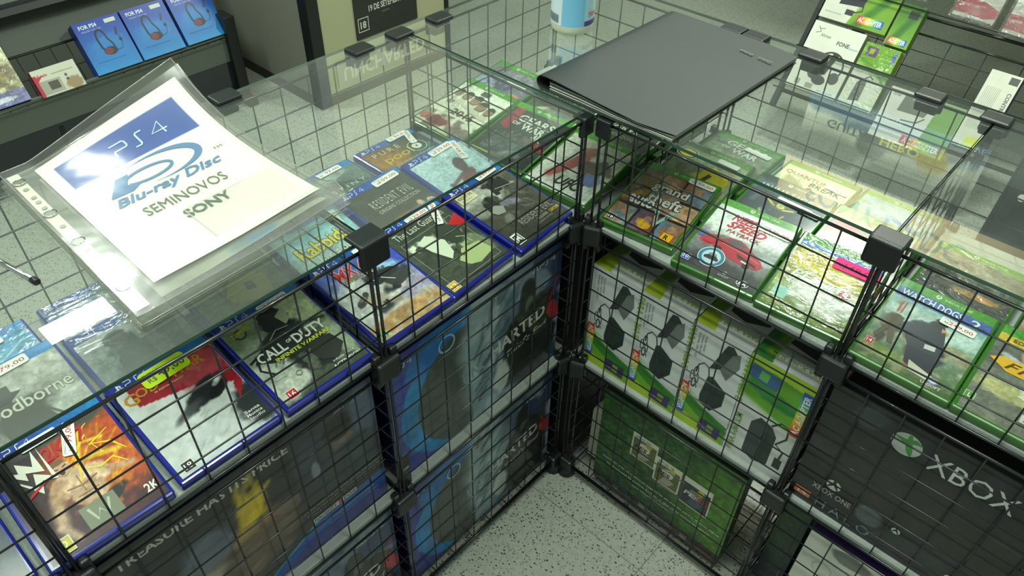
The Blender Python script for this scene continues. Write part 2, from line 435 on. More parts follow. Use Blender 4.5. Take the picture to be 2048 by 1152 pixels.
class Art:
    """a printed face of w x h metres, local X right, Y up, Z out of the face"""

    def __init__(s, w, h, ops=(), res=0.0015, seed=1, off=(0, 0)):
        s.w, s.h = w, h; s.mb = MB(); s.z = 0.0; s.lift = 0.00018; s.off = off; s.seed = seed; s.poly = []
        if ops:
            nx = max(2, min(150, int(w / res))); ny = max(2, min(150, int(h / res)))
            X, Y, C = paint(nx, ny, h / w, ops, seed)
            vs = np.stack([X.ravel() * w, Y.ravel() * h, np.zeros(X.size)], 1)
            fs = [(j * (nx + 1) + i, j * (nx + 1) + i + 1, (j + 1) * (nx + 1) + i + 1, (j + 1) * (nx + 1) + i) for j in range(ny) for i in range(nx)]
            b = len(s.mb.v)
            s.mb.v += [tuple(p) for p in vs]; s.mb.f += fs; s.mb.mi += [0] * len(fs); s.mb.c += [tuple(c) for c in C.reshape(-1, 3)]
        s.k = 0

    def _lay(s):
        s.k += 1
        return s.lift + 0.00004 * s.k

    def _clip(s, pts):
        return pts

    def tri(s, vs, fs, c):
        z = s._lay()
        s.mb.add([(p[0], p[1], z) for p in vs], fs, 0, lin(c))
        return s

    def T(s, txt, x, y, h, c, w=None, rot=0, bold=0.0, shear=0.0, anc='l', sp=1.0, out=None, clip=None):
        """x,y lower-left as a fraction of the face; h = letter height fraction; w = width fraction"""
        vs, fs, ext = textmesh(txt, bold, shear, sp)
        H = h * s.h; W = (w * s.w) if w else ext[0] * H / ext[1]
        p = vs / ext * np.array([W, H])
        if anc == 'c': p = p - np.array([W / 2, 0])
        r = math.radians(rot)
        p = np.stack([p[:, 0] * math.cos(r) - p[:, 1] * math.sin(r), p[:, 0] * math.sin(r) + p[:, 1] * math.cos(r)], 1)
        p = p + np.array([x * s.w, y * s.h])
        if out:
            e = 0.0035 if len(out) < 4 else out[3]
            for dx, dy in ((e, 0), (-e, 0), (0, e), (0, -e)):
                s.tri(p + np.array([dx, dy]) * .25, fs, out[:3])
        s.tri(p, fs, c)
        return s

    def P(s, pts, c):
        pts = [(a * s.w, b * s.h) for a, b in pts]
        tris = tessellate_polygon([[Vector((a, b, 0)) for a, b in pts]])
        fs = []
        for t in tris:
            a, b, d = (Vector(pts[i]) for i in t)
            cr = (b - a).x * (d - a).y - (b - a).y * (d - a).x
            fs.append(tuple(t) if cr > 0 else tuple(t)[::-1])
        return s.tri(pts, fs, c)

    def R(s, x0, y0, x1, y1, c, rot=0):
        cx, cy = (x0 + x1) / 2 * s.w, (y0 + y1) / 2 * s.h; r = math.radians(rot)
        pp = []
        for a, b in ((x0, y0), (x1, y0), (x1, y1), (x0, y1)):
            dx, dy = a * s.w - cx, b * s.h - cy
            pp.append((cx + dx * math.cos(r) - dy * math.sin(r), cy + dx * math.sin(r) + dy * math.cos(r)))
        return s.tri(pp, [(0, 1, 2, 3)], c)

    def C(s, x, y, r, c, r2=0.0, ry=None, a0=0, a1=360, n=28):
        """disc or ring; r as a fraction of the width"""
        cx, cy = x * s.w, y * s.h; R_ = r * s.w; q = (ry * s.w / R_) if ry else 1.0
        vs = []; fs = []
        for k in range(n + 1):
            a = math.radians(a0 + (a1 - a0) * k / n)
            vs.append((cx + R_ * math.cos(a), cy + R_ * q * math.sin(a)))
            vs.append((cx + r2 * s.w * math.cos(a), cy + r2 * s.w * q * math.sin(a)))
        for k in range(n): fs.append((2 * k, 2 * k + 2, 2 * k + 3, 2 * k + 1))
        return s.tri(vs, fs, c)

    def K(s, pts, wd, c, x=0, y=0, sx=1, sy=1, closed=False):
        """stroke along a polyline; widths in metres"""
        pts = [((x + a * sx) * s.w, (y + b * sy) * s.h) for a, b in pts]
        vs = []; fs = []
        if closed: pts = pts + [pts[0]]
        P_ = [Vector(p) for p in pts]
        for i, p in enumerate(P_):
            d = P_[min(i + 1, len(P_) - 1)] - P_[max(i - 1, 0)]
            if closed and i in (0, len(P_) - 1): d = P_[1] - P_[-2]
            d = d.normalized(); n = Vector((-d.y, d.x))
            ww = wd[i] if isinstance(wd, (list, tuple)) else wd
            vs += [tuple(p - n * ww / 2), tuple(p + n * ww / 2)]
        for i in range(len(P_) - 1): fs.append((2 * i, 2 * i + 2, 2 * i + 3, 2 * i + 1))
        return s.tri(vs, fs, c)

    # ---- marks
    def ps4(s, x, y, h, c=(225, 232, 235), logo=True, w=.34):
        """console maker's mark and the letters PS4; h = height fraction of face, w total width fraction"""
        H = h; lw = h * s.h * .11
        if logo:
            X0 = x; q = w * .26
            s.P([(X0 + q * .36, y + H * .12), (X0 + q * .56, y + H * .05), (X0 + q * .56, y + H * .72), (X0 + q * .66, y + H * .66), (X0 + q * .66, y + H * .45), (X0 + q * .84, y + H * .42), (X0 + q * .86, y + H * .7), (X0 + q * .74, y + H * .86), (X0 + q * .36, y + H)], c)
            s.P([(X0, y + H * .16), (X0 + q * .34, y + H * .34), (X0 + q * .34, y + H * .24), (X0 + q * .2, y + H * .17), (X0 + q * .34, y + H * .14), (X0 + q * .34, y + H * .04), (X0 + q * .05, y + H * .06)], c)
            s.P([(X0 + q * .6, y + H * .36), (X0 + q, y + H * .26), (X0 + q, y + H * .14), (X0 + q * .6, y), (X0 + q * .6, y + H * .1), (X0 + q * .82, y + H * .19), (X0 + q * .6, y + H * .26)], c)
            x = x + w * .33; w = w * .67
        g = w / 3.3
        s.K([(0, 0), (0, .36), (.06, .45), (.9, .45), (1, .56), (1, .9), (.9, 1), (-.05, 1)], lw, c, x, y, g * .85, H)
        s.K([(0, 0), (.42, 0), (.52, .12), (.52, .88), (.62, 1), (1.05, 1)], lw, c, x + g * 1.12, y, g * .85, H)
        s.K([(1.15, .32), (0, .32), (.85, 1), (.85, 0)], lw, c, x + g * 2.35, y, g * .85, H)
        return s

    def xb(s, x, y, r, c=(225, 232, 222), c2=(62, 140, 40)):
        s.C(x, y, r, c)
        k = r * s.w / s.h
        for sg in (-1, 1):
            s.K([(sg * -.15, 1.0), (sg * .02, .45), (sg * .38, -.15), (sg * .75, -.75)], [r * s.w * .18, r * s.w * .42, r * s.w * .4, r * s.w * .12], c2, x, y, r, k)
        return s

    def badge(s, x, y, sz, txt, c, tc=(240, 240, 235), rot=0):
        """age rating square"""
        q = sz * s.w / s.h
        s.R(x, y, x + sz, y + q, (235, 235, 228)); s.R(x + sz * .05, y + q * .05, x + sz * .95, y + q * .95, c)
        vs, fs, ext = textmesh(txt, .01, 0, 1)
        s.T(txt, x + sz * .5, y + q * .22, q * .56, tc, w=sz * (.62 if len(txt) > 1 else .3), anc='c', bold=.01)
        return s

    def build(s, name, mat, parent, org=(0, 0, 0.0004), mp=None, smooth=False, m4=None):
        if mp:
            s.mb.v = [tuple(mp(p[0], p[1], p[2])) for p in s.mb.v]
        else:
            s.mb.v = [(p[0] + org[0], p[1] + org[1], p[2] + org[2]) for p in s.mb.v]
        return s.mb.build(name, mat, parent, smooth=smooth, mat4=m4)


def sticker(parent, cx, cy, z, rot, big, c=(232, 236, 226), tc=(196, 60, 60), w=.040, h=.0115, kind='price_sticker', small=('PRECO', 'R$')):
    """small adhesive price label lying on a face; cx, cy in metres of the face"""
    a = Art(w, h); rr = h * .22; pts = []
    for (qx, qy, a0) in ((w - rr, rr, -90), (w - rr, h - rr, 0), (rr, h - rr, 90), (rr, rr, 180)):
        for k in range(5):
            t = math.radians(a0 + k * 22.5); pts.append(((qx + rr * math.cos(t)) / w, (qy + rr * math.sin(t)) / h))
    a.P(pts, c)
    if big:
        a.T(big, .93 - .115 * len(big), .2, .5, tc, w=.115 * len(big), bold=.01)
        a.T(small[1], .12, .2, .3, (80, 84, 80), bold=.01)
        a.T(small[0], .08, .72, .16, (120, 124, 120), w=.4)
    m = Matrix.Translation((cx, cy, z)) @ Matrix.Rotation(math.radians(rot), 4, 'Z') @ Matrix.Translation((-w / 2, -h / 2, 0))
    o = a.build(kind, M['matte'], parent, org=(0, 0, 0), m4=m)
    return o

# ------------------------------------------------------------------ the setting
def plate(name, a, b, mat, kind='structure', label=None):
    mb = MB(); mb.box(a, b)
    o = mb.build(name, mat); tag(o, label, None, None, kind)
    return o


plate('floor', (-4.2, -2.4, -0.05), (2.6, 4.2, 0.0), M['floor'])
plate('ceiling', (-4.2, -2.4, CEIL), (2.6, 4.2, CEIL + 0.05), M['ceil'])
plate('wall_left', (-4.25, -2.4, 0), (-4.2, 4.2, CEIL), M['wall'])
plate('wall_back', (-4.2, 4.2, 0), (2.6, 4.25, CEIL), M['wall'])

for i, (x, y, sx, sy, p) in enumerate(LAMP):  # housings hang over the added fill lights as well
    root = empty('ceiling_or_fill_light', (x, y, CEIL - 0.02), ('fluorescent ceiling batten above the ' + ['right rack behind the counter', 'left rack behind the counter', 'customer aisle near the inner corner, added fill light', 'near end of the customer aisle, added fill light', 'open floor behind the bottle, added fill light'][i]), 'light', 'ceiling lights')
    m_ = MB(); m_.box((-sx / 2 - .03, -sy / 2 - .03, -0.03), (sx / 2 + .03, sy / 2 + .03, 0.018), bev=.005)
    m_.build('lamp_or_fill_housing', M['ceil'], root)

# ------------------------------------------------------------------ wire grid panels of the counter
TIER = [(0.672, T, 4, 'upper'), (0.348, 0.651, 6, 'middle'), (0.021, 0.327, 6, 'lower')]


def panel(P0, ux, W, z0, z1, nx, ny, label, group, flat=False, nudge=0.0):
    """grid between P0 and P0+ux*W, from z0 to z1 (or a flat shelf grid when flat)"""
    ux = Vector(ux); root = empty('wire_grid_panel', Vector((P0[0], P0[1], z0)), label, 'wire panel', group)
    H = z1 - z0
    up = Vector((0, 0, 1)); nrm = ux.cross(up)
    R = 0.0023; r = 0.00125
    m = MB()
    e = 0.004
    c = [ux * e + up * R, ux * (W - e) + up * R, ux * (W - e) + up * (H - R), ux * e + up * (H - R)]
    for i in range(4): m.tube([c[i], c[(i + 1) % 4]], R, 8)
    m.build('panel_frame', M['wire'], root, smooth=True)
    m = MB()
    for i in range(1, nx):
        x = e + (W - 2 * e) * i / nx
        m.tube([ux * x + up * R, ux * x + up * (H - R)], r, 6)
    for j in range(1, ny):
        z = H * j / ny
        o_ = nrm * 0.0022
        m.tube([ux * e + up * z + o_, ux * (W - e) + up * z + o_], r, 6)
    m.build('grid_wires', M['wire'], root, smooth=True)
    return root


YL = [0.0, -0.415, -0.83, -1.245]
XR = [0.028, 0.443, 0.858]
bayL = ['bay beside inner corner', 'middle bay', 'leftmost bay']
bayR = ['bay beside inner corner', 'far right bay']
for ti, (z0, z1, ny, tn) in enumerate(TIER):
    for i in range(3):
        panel((0, YL[i + 1]), (0, 1, 0), 0.415, z0, z1, 8, ny, f'black wire grid, left counter front, {tn} tier, {bayL[i]}', 'front grids of the counter')
        panel((-0.403, YL[i + 1]), (0, 1, 0), 0.415, z0, z1, 8, ny, f'black wire grid, left counter back, {tn} tier, {bayL[i]}', 'back grids of the counter')
    for i in range(2):
        panel((XR[i], 0.006), (1, 0, 0), 0.415, z0, z1, 8, ny, f'black wire grid, right counter front, {tn} tier, {bayR[i]}', 'front grids of the counter')
        panel((XR[i], 0.41), (1, 0, 0), 0.415, z0, z1, 8, ny, f'black wire grid, right counter back, {tn} tier, {bayR[i]}', 'back grids of the counter')
    panel((-0.403, 0.0), (0, 1, 0), 0.41, z0, z1, 8, ny, f'black wire grid on the left back side of the corner bay, {tn} tier', 'back grids of the counter')
    panel((-0.403, 0.41), (1, 0, 0), 0.43, z0, z1, 8, ny, f'black wire grid on the far back side of the corner bay, {tn} tier', 'back grids of the counter')
    panel((-0.4, -0.415), (1, 0, 0), 0.397, z0, z1, 8, ny, f'black wire divider between the two left bays, {tn} tier', 'divider grids of the counter')
    panel((-0.4, -0.83), (1, 0, 0), 0.397, z0, z1, 8, ny, f'black wire divider at the leftmost post, {tn} tier', 'divider grids of the counter')
    panel((-0.4, -0.003), (1, 0, 0), 0.397, z0, z1, 8, ny, f'black wire divider between left counter and corner bay, {tn} tier', 'divider grids of the counter')
    panel((0.014, 0.009), (0, 1, 0), 0.398, z0, z1, 8, ny, f'black wire divider between corner bay and right counter, {tn} tier', 'divider grids of the counter')
    panel((0.443, 0.009), (0, 1, 0), 0.398, z0, z1, 8, ny, f'black wire divider between the two right bays, {tn} tier', 'divider grids of the counter')


# plastic connectors on the posts
def joint(x, y, z, ang, label, top=False, foot=False, front=True):
    """black clip; ang = direction its face looks (degrees in plan)"""
    root = empty('grid_connector', Matrix.Translation((x, y, z)) @ Matrix.Rotation(math.radians(ang), 4, 'Z'), label, 'connector', 'plastic grid connectors')
    m = MB()
    if top:       # bent cap: front lip and top tongue over the glass edge
        dp = .022
        m.box((-dp, -0.021, 0.0085), (0.0085, 0.021, 0.0145), bev=.0029, seg=3)
        m.box((0.003, -0.021, -0.024 if front else -.020), (0.0115, 0.021, 0.0145), bev=.0041, seg=4)
        m.build('cap', M['conn'], root, smooth=False)
        m = MB(); m.box((-0.008, -0.015, -0.030), (0.004, 0.015, -0.004), bev=.004, seg=2) if front else m.box((-0.010, -0.017, -0.018), (0.004, 0.017, 0.002), bev=.003, seg=2)
        m.build('socket', M['conn'], root)
    elif foot:
        m.box((-0.012, -0.016, -0.004), (0.012, 0.016, 0.030), bev=.005, seg=2)
        m.build('socket', M['conn'], root)
        m = MB(); m.lathe([(0.012, 0.0), (0.017, -0.006), (0.019, -0.017), (0.017, -0.0205), (0, -0.0205)], 20)
        m.build('rubber_foot', M['conn'], root)
    else:
        m.box((-0.012, -0.020, -0.018), (0.011, 0.020, 0.018), bev=.0055, seg=3)
        m.build('block', M['conn'], root)
        for s in (-1, 1):
            for q in (-1, 1):
                m = MB(); m.box((-0.011, s * .014 - .006, q * .023 - .007), (0.003, s * .014 + .006, q * .023 + .007), bev=.003)
                m.build('wire_clip', M['conn'], root)
    return root


lev = [(0.6615, 'between upper and middle tier'), (0.3375, 'between middle and lower tier')]
for x, y, ang, nm in ((0.002, -0.415, 0, 'the front post between the two left bays'), (0.002, -0.832, 0, 'the leftmost front post'),
                      (0.443, 0.004, -90, 'the front post between the two right bays'), (0.858, 0.004, -90, 'the far right front post')):
    joint(x, y - (.022 if y < -.8 else 0), T, ang, f'black L-shaped cap clipping the glass on {nm}', top=True)
    for z, zn in lev: joint(x, y, z, ang, f'black connector {zn} on {nm}')
    joint(x, y, 0.0205, ang, f'black foot connector under {nm}', foot=True)
for x, y, ang, nm in ((0.001, -0.010, 0, 'the inner corner, left side'), (0.028, 0.003, -90, 'the inner corner, right side')):
    c_ = joint(x, y, T - .004, ang, f'small black cap on {nm}', top=True); c_.scale = (.7, .6, .8)
    for z, zn in lev:
        c_ = joint(x - .004, y + .004, z, ang - 22 if ang == 0 else ang + 22, f'black connector {zn} at {nm}'); c_.scale = (1, .8, 1.1)
    joint(x - .002, y + .002, 0.0205, ang, f'black foot connector at {nm}', foot=True)
for x, y, ang, nm in ((-0.403, -0.104, 180, 'a hand to the left of the back corner post'), (-0.403, -0.018, 180, 'the back post at the glass seam'), (-0.403, 0.075, 180, 'the left back side of the corner bay'),
                      (-0.418, -0.345, 180, 'the back edge above the binder'), (0.003, 0.41, 90, 'the far back post beside the folder, left one'), (0.046, 0.41, 90, 'the far back post beside the folder, right one'),
                      (0.152, 0.41, 90, 'the far back edge in front of the headphone box'), (0.345, 0.41, 90, 'the far back edge near the right post'), (0.443, 0.405, 90, 'the far right back post')):
    joint(x, y, T, ang, f'black cap holding the glass on {nm}', top=True, front=False)
for x, y, nm in ((-0.403, -0.415, 'left middle'), (-0.403, 0.0, 'left corner'), (-0.403, .41, 'outer corner'), (0.02, .41, 'far middle'), (0.443, .41, 'far right')):
    for z, zn in lev: joint(x, y, z, 180 if x < -.3 else 90, f'black connector block {zn} on the {nm} back post')
    joint(x, y, 0.0205, 180 if x < -.3 else 90, f'black foot connector under the {nm} back post', foot=True)

# shelf boards
def board(name, a, b, label):
    m = MB(); m.box(a, b, bev=.0015)
    o = m.build(name, M['board']); tag(o, label, 'shelf board', 'white shelf boards'); return o


for z0, zn in ((0.671, 'upper'), (0.347, 'middle')):
    zz = (z0, z0 + 0.010)
    board('shelf_board', (-0.398, -0.411, zz[0]), (-0.004, -0.007, zz[1]), f'white speckled foam board on the {zn} shelf of the left bay at the corner')
    board('shelf_board', (-0.398, -0.826, zz[0]), (-0.004, -0.419, zz[1]), f'white speckled foam board on the {zn} shelf of the left middle bay')
    board('shelf_board', (-0.398, -1.24, zz[0]), (-0.004, -0.834, zz[1]), f'white speckled foam board on the {zn} shelf of the leftmost bay')
    board('shelf_board', (-0.398, 0.002, zz[0]), (0.009, 0.404, zz[1]), f'white speckled foam board on the {zn} shelf of the corner bay')
    board('shelf_board', (0.019, 0.010, zz[0]), (0.438, 0.404, zz[1]), f'white speckled foam board on the {zn} shelf of the right bay at the corner')
    board('shelf_board', (0.448, 0.010, zz[0]), (0.855, 0.404, zz[1]), f'white speckled foam board on the {zn} shelf of the far right bay')

# glass tops
def glass(a, b, label):
    root = empty('glass_top', ((a[0] + b[0]) / 2, (a[1] + b[1]) / 2, T + 0.003), label, 'glass sheet', 'glass tops of the counter')
    x0, y0, x1, y1 = a[0], a[1], b[0], b[1]; cx, cy = root.location.x, root.location.y
    t = 0.005
    v = [(x0 - cx, y0 - cy, 0), (x1 - cx, y0 - cy, 0), (x1 - cx, y1 - cy, 0), (x0 - cx, y1 - cy, 0), (x0 - cx, y0 - cy, t), (x1 - cx, y0 - cy, t), (x1 - cx, y1 - cy, t), (x0 - cx, y1 - cy, t)]
    m = MB(); m.add(v, [(4, 5, 6, 7)]); m.build('sheet', M['glass'], root)
    m = MB(); m.add(v, [(0, 1, 5, 4), (1, 2, 6, 5), (2, 3, 7, 6), (3, 0, 4, 7)]); m.build('polished_edge', M['glass_edge'], root)
    return root


glass((-0.424, -0.413), (-0.006, -0.004), 'clear glass sheet over the left bay beside the inner corner')
glass((-0.424, -0.828), (-0.006, -0.417), 'clear glass sheet over the middle left bay under the clear binder')
glass((-0.424, -1.243), (-0.006, -0.832), 'clear glass sheet over the leftmost bay')
glass((-0.424, 0.000), (0.010, 0.43), 'clear glass sheet over the corner bay under the black folder')
glass((0.014, 0.012), (0.441, 0.43), 'clear glass sheet over the right bay beside the inner corner')
glass((0.445, 0.012), (0.856, 0.43), 'clear glass sheet over the far right bay')

# ------------------------------------------------------------------ game cases on the upper shelf
CW, CH, CT = 0.135, 0.171, 0.014
ZS = 0.6812


def case_frame(side, f, s, z=ZS, rot=0.0, tilt=0.0):
    """side L: reading direction +y, up -x; side R: reading +x, up +y. f = front offset, s = start along the row"""
    if side == 'L': m = frame((f, s, z), (0, 1, 0), (-1, 0, 0), (0, 0, 1))
    else: m = frame((s, f, z), (1, 0, 0), (0, 1, 0), (0, 0, 1))
    return m @ Matrix.Rotation(math.radians(rot), 4, 'Z') @ Matrix.Rotation(math.radians(tilt), 4, 'X')


def game(side, f, s, rot, tilt, plastic, ops, label, deco=None, price=None, mat='gloss', seed=1, z=ZS, group=None):
    tilt = 8.7 if 5.2 < tilt or (side == 'L' and f > -.02) else (7.8 if tilt >= 4.9 else tilt)
    root = empty('game_case', case_frame(side, f, s, z, rot, tilt), label, 'game case', group or ('blue video game cases under the glass' if plastic == 'blue' else 'green video game cases under the glass'))
    m = MB(); m.box((0, 0, 0), (CW, CH, CT), bev=.0028, seg=2)
    m.build('case_shell', M[plastic], root)
    l, b, t, r = .0058, .0055, .0025, .0042
    a = Art(CW - l - r, CH - b - t, ops, seed=seed)
    if plastic == 'blue': a.ps4(.03, .918, .058)
    else:
        a.xb(.40, .953, .030, c2=(70, 150, 40)); a.T('XBOX ONE', .46, .938, .028, (205, 230, 190), w=.30)
    if deco: deco(a)
    a.build('cover_sleeve', M[mat], root, org=(l, b, CT + .0002))
    for i, p in enumerate(price or []):
        px, py, pr, txt = p[:4]; kw = p[4] if len(p) > 4 else {}
        sticker(root, l + px * a.w, b + py * a.h, CT + .0022 + .0004 * i, pr, txt, **kw)
    return root


BB = ('r', 0, .90, 1, 1, (26, 44, 140), (24, 128, 190))     # blue band on top
GB = ('r', 0, .905, 1, 1, (74, 150, 44), (70, 140, 40))     # green band on top
W_ = (228, 232, 222); K_ = (24, 26, 26)


def d_wwe(a):
    for pts in ([(.50, .42), (.60, .60), (.58, .66), (.74, .76), (.72, .66), (.92, .72)], [(.66, .58), (.78, .55), (.74, .66), (.88, .60), (.95, .48)], [(.60, .50), (.70, .46), (.82, .48), (.90, .38)], [(.55, .62), (.66, .70), (.70, .80), (.80, .84)]):
        a.K(pts, [.001] + [.0026] * (len(pts) - 2) + [.001], (240, 206, 40))
    a.C(.44, .60, .062, (196, 158, 124), ry=.075); a.C(.43, .665, .055, (120, 88, 60), ry=.03); a.C(.43, .575, .022, (70, 34, 30), ry=.028); a.K([(.385, .62), (.415, .612)], .0016, (90, 60, 44)); a.K([(.45, .615), (.485, .625)], .0016, (90, 60, 44))
    a.K([(.50, .50), (.50, .36)], .0012, (150, 112, 84)); a.K([(.38, .43), (.50, .41), (.64, .43)], .0014, (158, 118, 88)); a.K([(.42, .34), (.60, .34)], .0008, (160, 122, 92))
    a.T('2K17', .36, .70, .13, (178, 30, 38), w=.42, bold=.04, shear=.2, rot=4)
    w = (222, 222, 205)
    a.P([(.04, .80), (.155, .745), (.165, .83), (.27, .74), (.32, .87), (.33, .66), (.20, .72), (.19, .655)], w)
    a.P([(.04, .77), (.21, .575), (.245, .685), (.355, .60), (.365, .87), (.39, .555), (.275, .60), (.235, .50)], w)
    a.K([(.08, .50), (.18, .545), (.36, .60)], [.001, .004, .001], (175, 30, 36))
    a.T('2K', .86, .07, .075, (225, 225, 215), w=.12, bold=.03)
    a.R(.36, .07, .66, .25, (120, 128, 104)); a.K([(.42, .22), (.455, .11), (.50, .18), (.545, .11), (.60, .22)], .003, (175, 185, 160))
    a.badge(.05, .02, .16, '12', (206, 196, 30))


def d_gow(a):
    a.T('G', .03, .735, .11, (196, 138, 34), w=.13, bold=.02); a.T('OD', .155, .765, .085, (196, 138, 34), w=.22, bold=.015)
    a.T('OF', .40, .80, .04, (206, 160, 60), w=.09); a.T('WAR', .50, .765, .10, (196, 138, 34), w=.36, bold=.015)
    a.T('III REMASTERED', .30, .735, .018, (220, 200, 150), w=.3)
    for i, t in enumerate(('Santa', 'Monica', 'Studio')): a.T(t, .78, .15 - i * .035, .026, W_, w=.16, bold=.01 if i < 2 else 0)
    a.badge(.05, .02, .115, '18', (38, 40, 40))


def d_cod(a):
    a.P([(.38, .70), (.40, .86), (.50, .91), (.62, .88), (.68, .78), (.66, .66), (.52, .62)], (26, 30, 28)); a.P([(.56, .78), (.70, .84), (.68, .70), (.60, .66)], (150, 160, 130)); a.P([(.06, .48), (.30, .62), (.60, .60), (.74, .44), (.60, .34), (.20, .40)], (38, 44, 40))
    a.K([(.02, .50), (.30, .575), (.72, .56)], .0034, (20, 24, 22)); a.K([(.34, .60), (.46, .66), (.60, .64)], .0012, (150, 158, 140)); a.K([(.12, .54), (.05, .40), (.14, .30)], .003, (28, 32, 30)); a.P([(.56, .30), (.66, .40), (.86, .36), (.90, .22), (.74, .12), (.60, .18)], (42, 46, 40))
    a.T('CALL', .10, .44, .10, W_, w=.33, bold=.03); a.T('OF', .455, .49, .035, W_, w=.06, bold=.02); a.T('DUTY', .53, .44, .10, W_, w=.38, bold=.03)
    a.T('INFINITE WARFARE', .24, .385, .038, (210, 225, 60), w=.66, bold=.02)
    a.C(.16, .80, .07, (50, 56, 44), r2=.05); a.T('ZOMBIES', .07, .785, .045, (180, 180, 50), w=.22, bold=.02, rot=8)
    a.T('infinity ward', .66, .10, .025, W_, w=.26); a.T('ACTIVISION', .62, .045, .035, W_, w=.34, bold=.02)
    a.badge(.06, .03, .115, '16', (196, 40, 50)); a.K([(.10, .25), (.2, .25)], .002, (190, 195, 180))
    a.C(.32, .2, .035, (120, 125, 110), r2=.025)


def d_mx(a):
    a.P([(.40, .58), (.56, .66), (.78, .62), (.88, .56), (.70, .52), (.50, .50)], (42, 46, 48)); a.P([(.58, .50), (.74, .54), (.94, .52), (.90, .42), (.66, .38)], (56, 60, 60)); a.C(.36, .32, .085, (50, 52, 50), r2=.055); a.C(.66, .40, .05, (38, 40, 42)); a.K([(.60, .56), (.72, .47)], .0016, (206, 212, 214)); a.K([(.46, .60), (.52, .56), (.60, .585)], .0016, (190, 200, 206))
    a.P([(.22, .42), (.34, .46), (.46, .42), (.44, .34), (.30, .32)], (186, 176, 146)); a.C(.30, .49, .035, (70, 72, 66))
    a.T('MX', .18, .72, .14, (196, 50, 50), w=.30, bold=.05, shear=.3, out=(235, 230, 225)); a.T('ATV', .50, .76, .09, (196, 50, 50), w=.3, bold=.04, shear=.3, out=(235, 230, 225))
    a.T('SUPERCROSS', .22, .67, .05, (150, 120, 60), w=.45, bold=.03, shear=.3); a.T('ENCORE', .42, .615, .045, (80, 84, 76), w=.32, bold=.03)
    a.T('nordic games', .66, .03, .04, (232, 235, 235), w=.30)
    a.badge(.03, .02, .10, 'L', (70, 150, 60))


def d_lg(a):
    a.P([(.26, .64), (.42, .68), (.56, .52), (.50, .36), (.40, .30), (.30, .48)], (212, 224, 196)); a.P([(.44, .24), (.60, .34), (.86, .30), (.90, .14), (.62, .10), (.50, .14)], (172, 190, 130)); a.P([(.56, .66), (.70, .70), (.86, .60), (.80, .44), (.62, .40), (.56, .52)], (58, 66, 56)); a.C(.54, .36, .018, (40, 44, 40)); a.K([(.53, .33), (.55, .26)], .0025, (50, 54, 48)); a.K([(.70, .48), (.78, .44), (.80, .34)], .0012, (200, 212, 180))
    a.T('The Last Guardian', .10, .775, .085, (205, 210, 196), w=.80)
    a.K([(.08, .72), (.92, .72), (.92, .06), (.08, .06)], .0006, (200, 205, 190), closed=True)
    a.P([(.78, .64), (1, .72), (1, .56), (.90, .55)], (190, 30, 40))
    a.badge(.02, .01, .13, '12', (216, 176, 30))


def d_re(a):
    for x, y, r in ((.26, .60, .05), (.36, .66, .045), (.62, .80, .045), (.70, .83, .05), (.79, .80, .04), (.55, .77, .03)):
        a.C(x, y, r, (40, 40, 38), ry=r * 1.2); a.P([(x - r * 1.3, y - .13), (x - r, y - .03), (x + r, y - .03), (x + r * 1.3, y - .13)], (46, 46, 44))
    a.K([(.58, .72), (.90, .66)], .0012, (176, 178, 168)); a.P([(.20, .50), (.30, .58), (.42, .50), (.36, .42), (.24, .44)], (150, 152, 142))
    a.T('RESIDENT EVIL', .34, .18, .08, (150, 150, 140), w=.60); a.T('INCLUDES', .56, .13, .03, (185, 185, 170), w=.2)
    a.T('ALL BONUS CONTENT', .5, .09, .02, (150, 150, 140), w=.3); a.T('CAPCOM', .80, .12, .04, (196, 176, 50), w=.17, bold=.03)
    a.R(.03, .03, .16, .17, W_); a.R(.045, .055, .145, .15, K_); a.T('M', .06, .065, .07, W_, w=.07, bold=.05)
    a.R(.03, .76, .32, .88, (214, 210, 170)); a.T('RESIDENT EVIL', .05, .82, .04, K_, w=.25, bold=.02); a.T('REVELATIONS 2', .06, .78, .022, (90, 90, 80), w=.18)


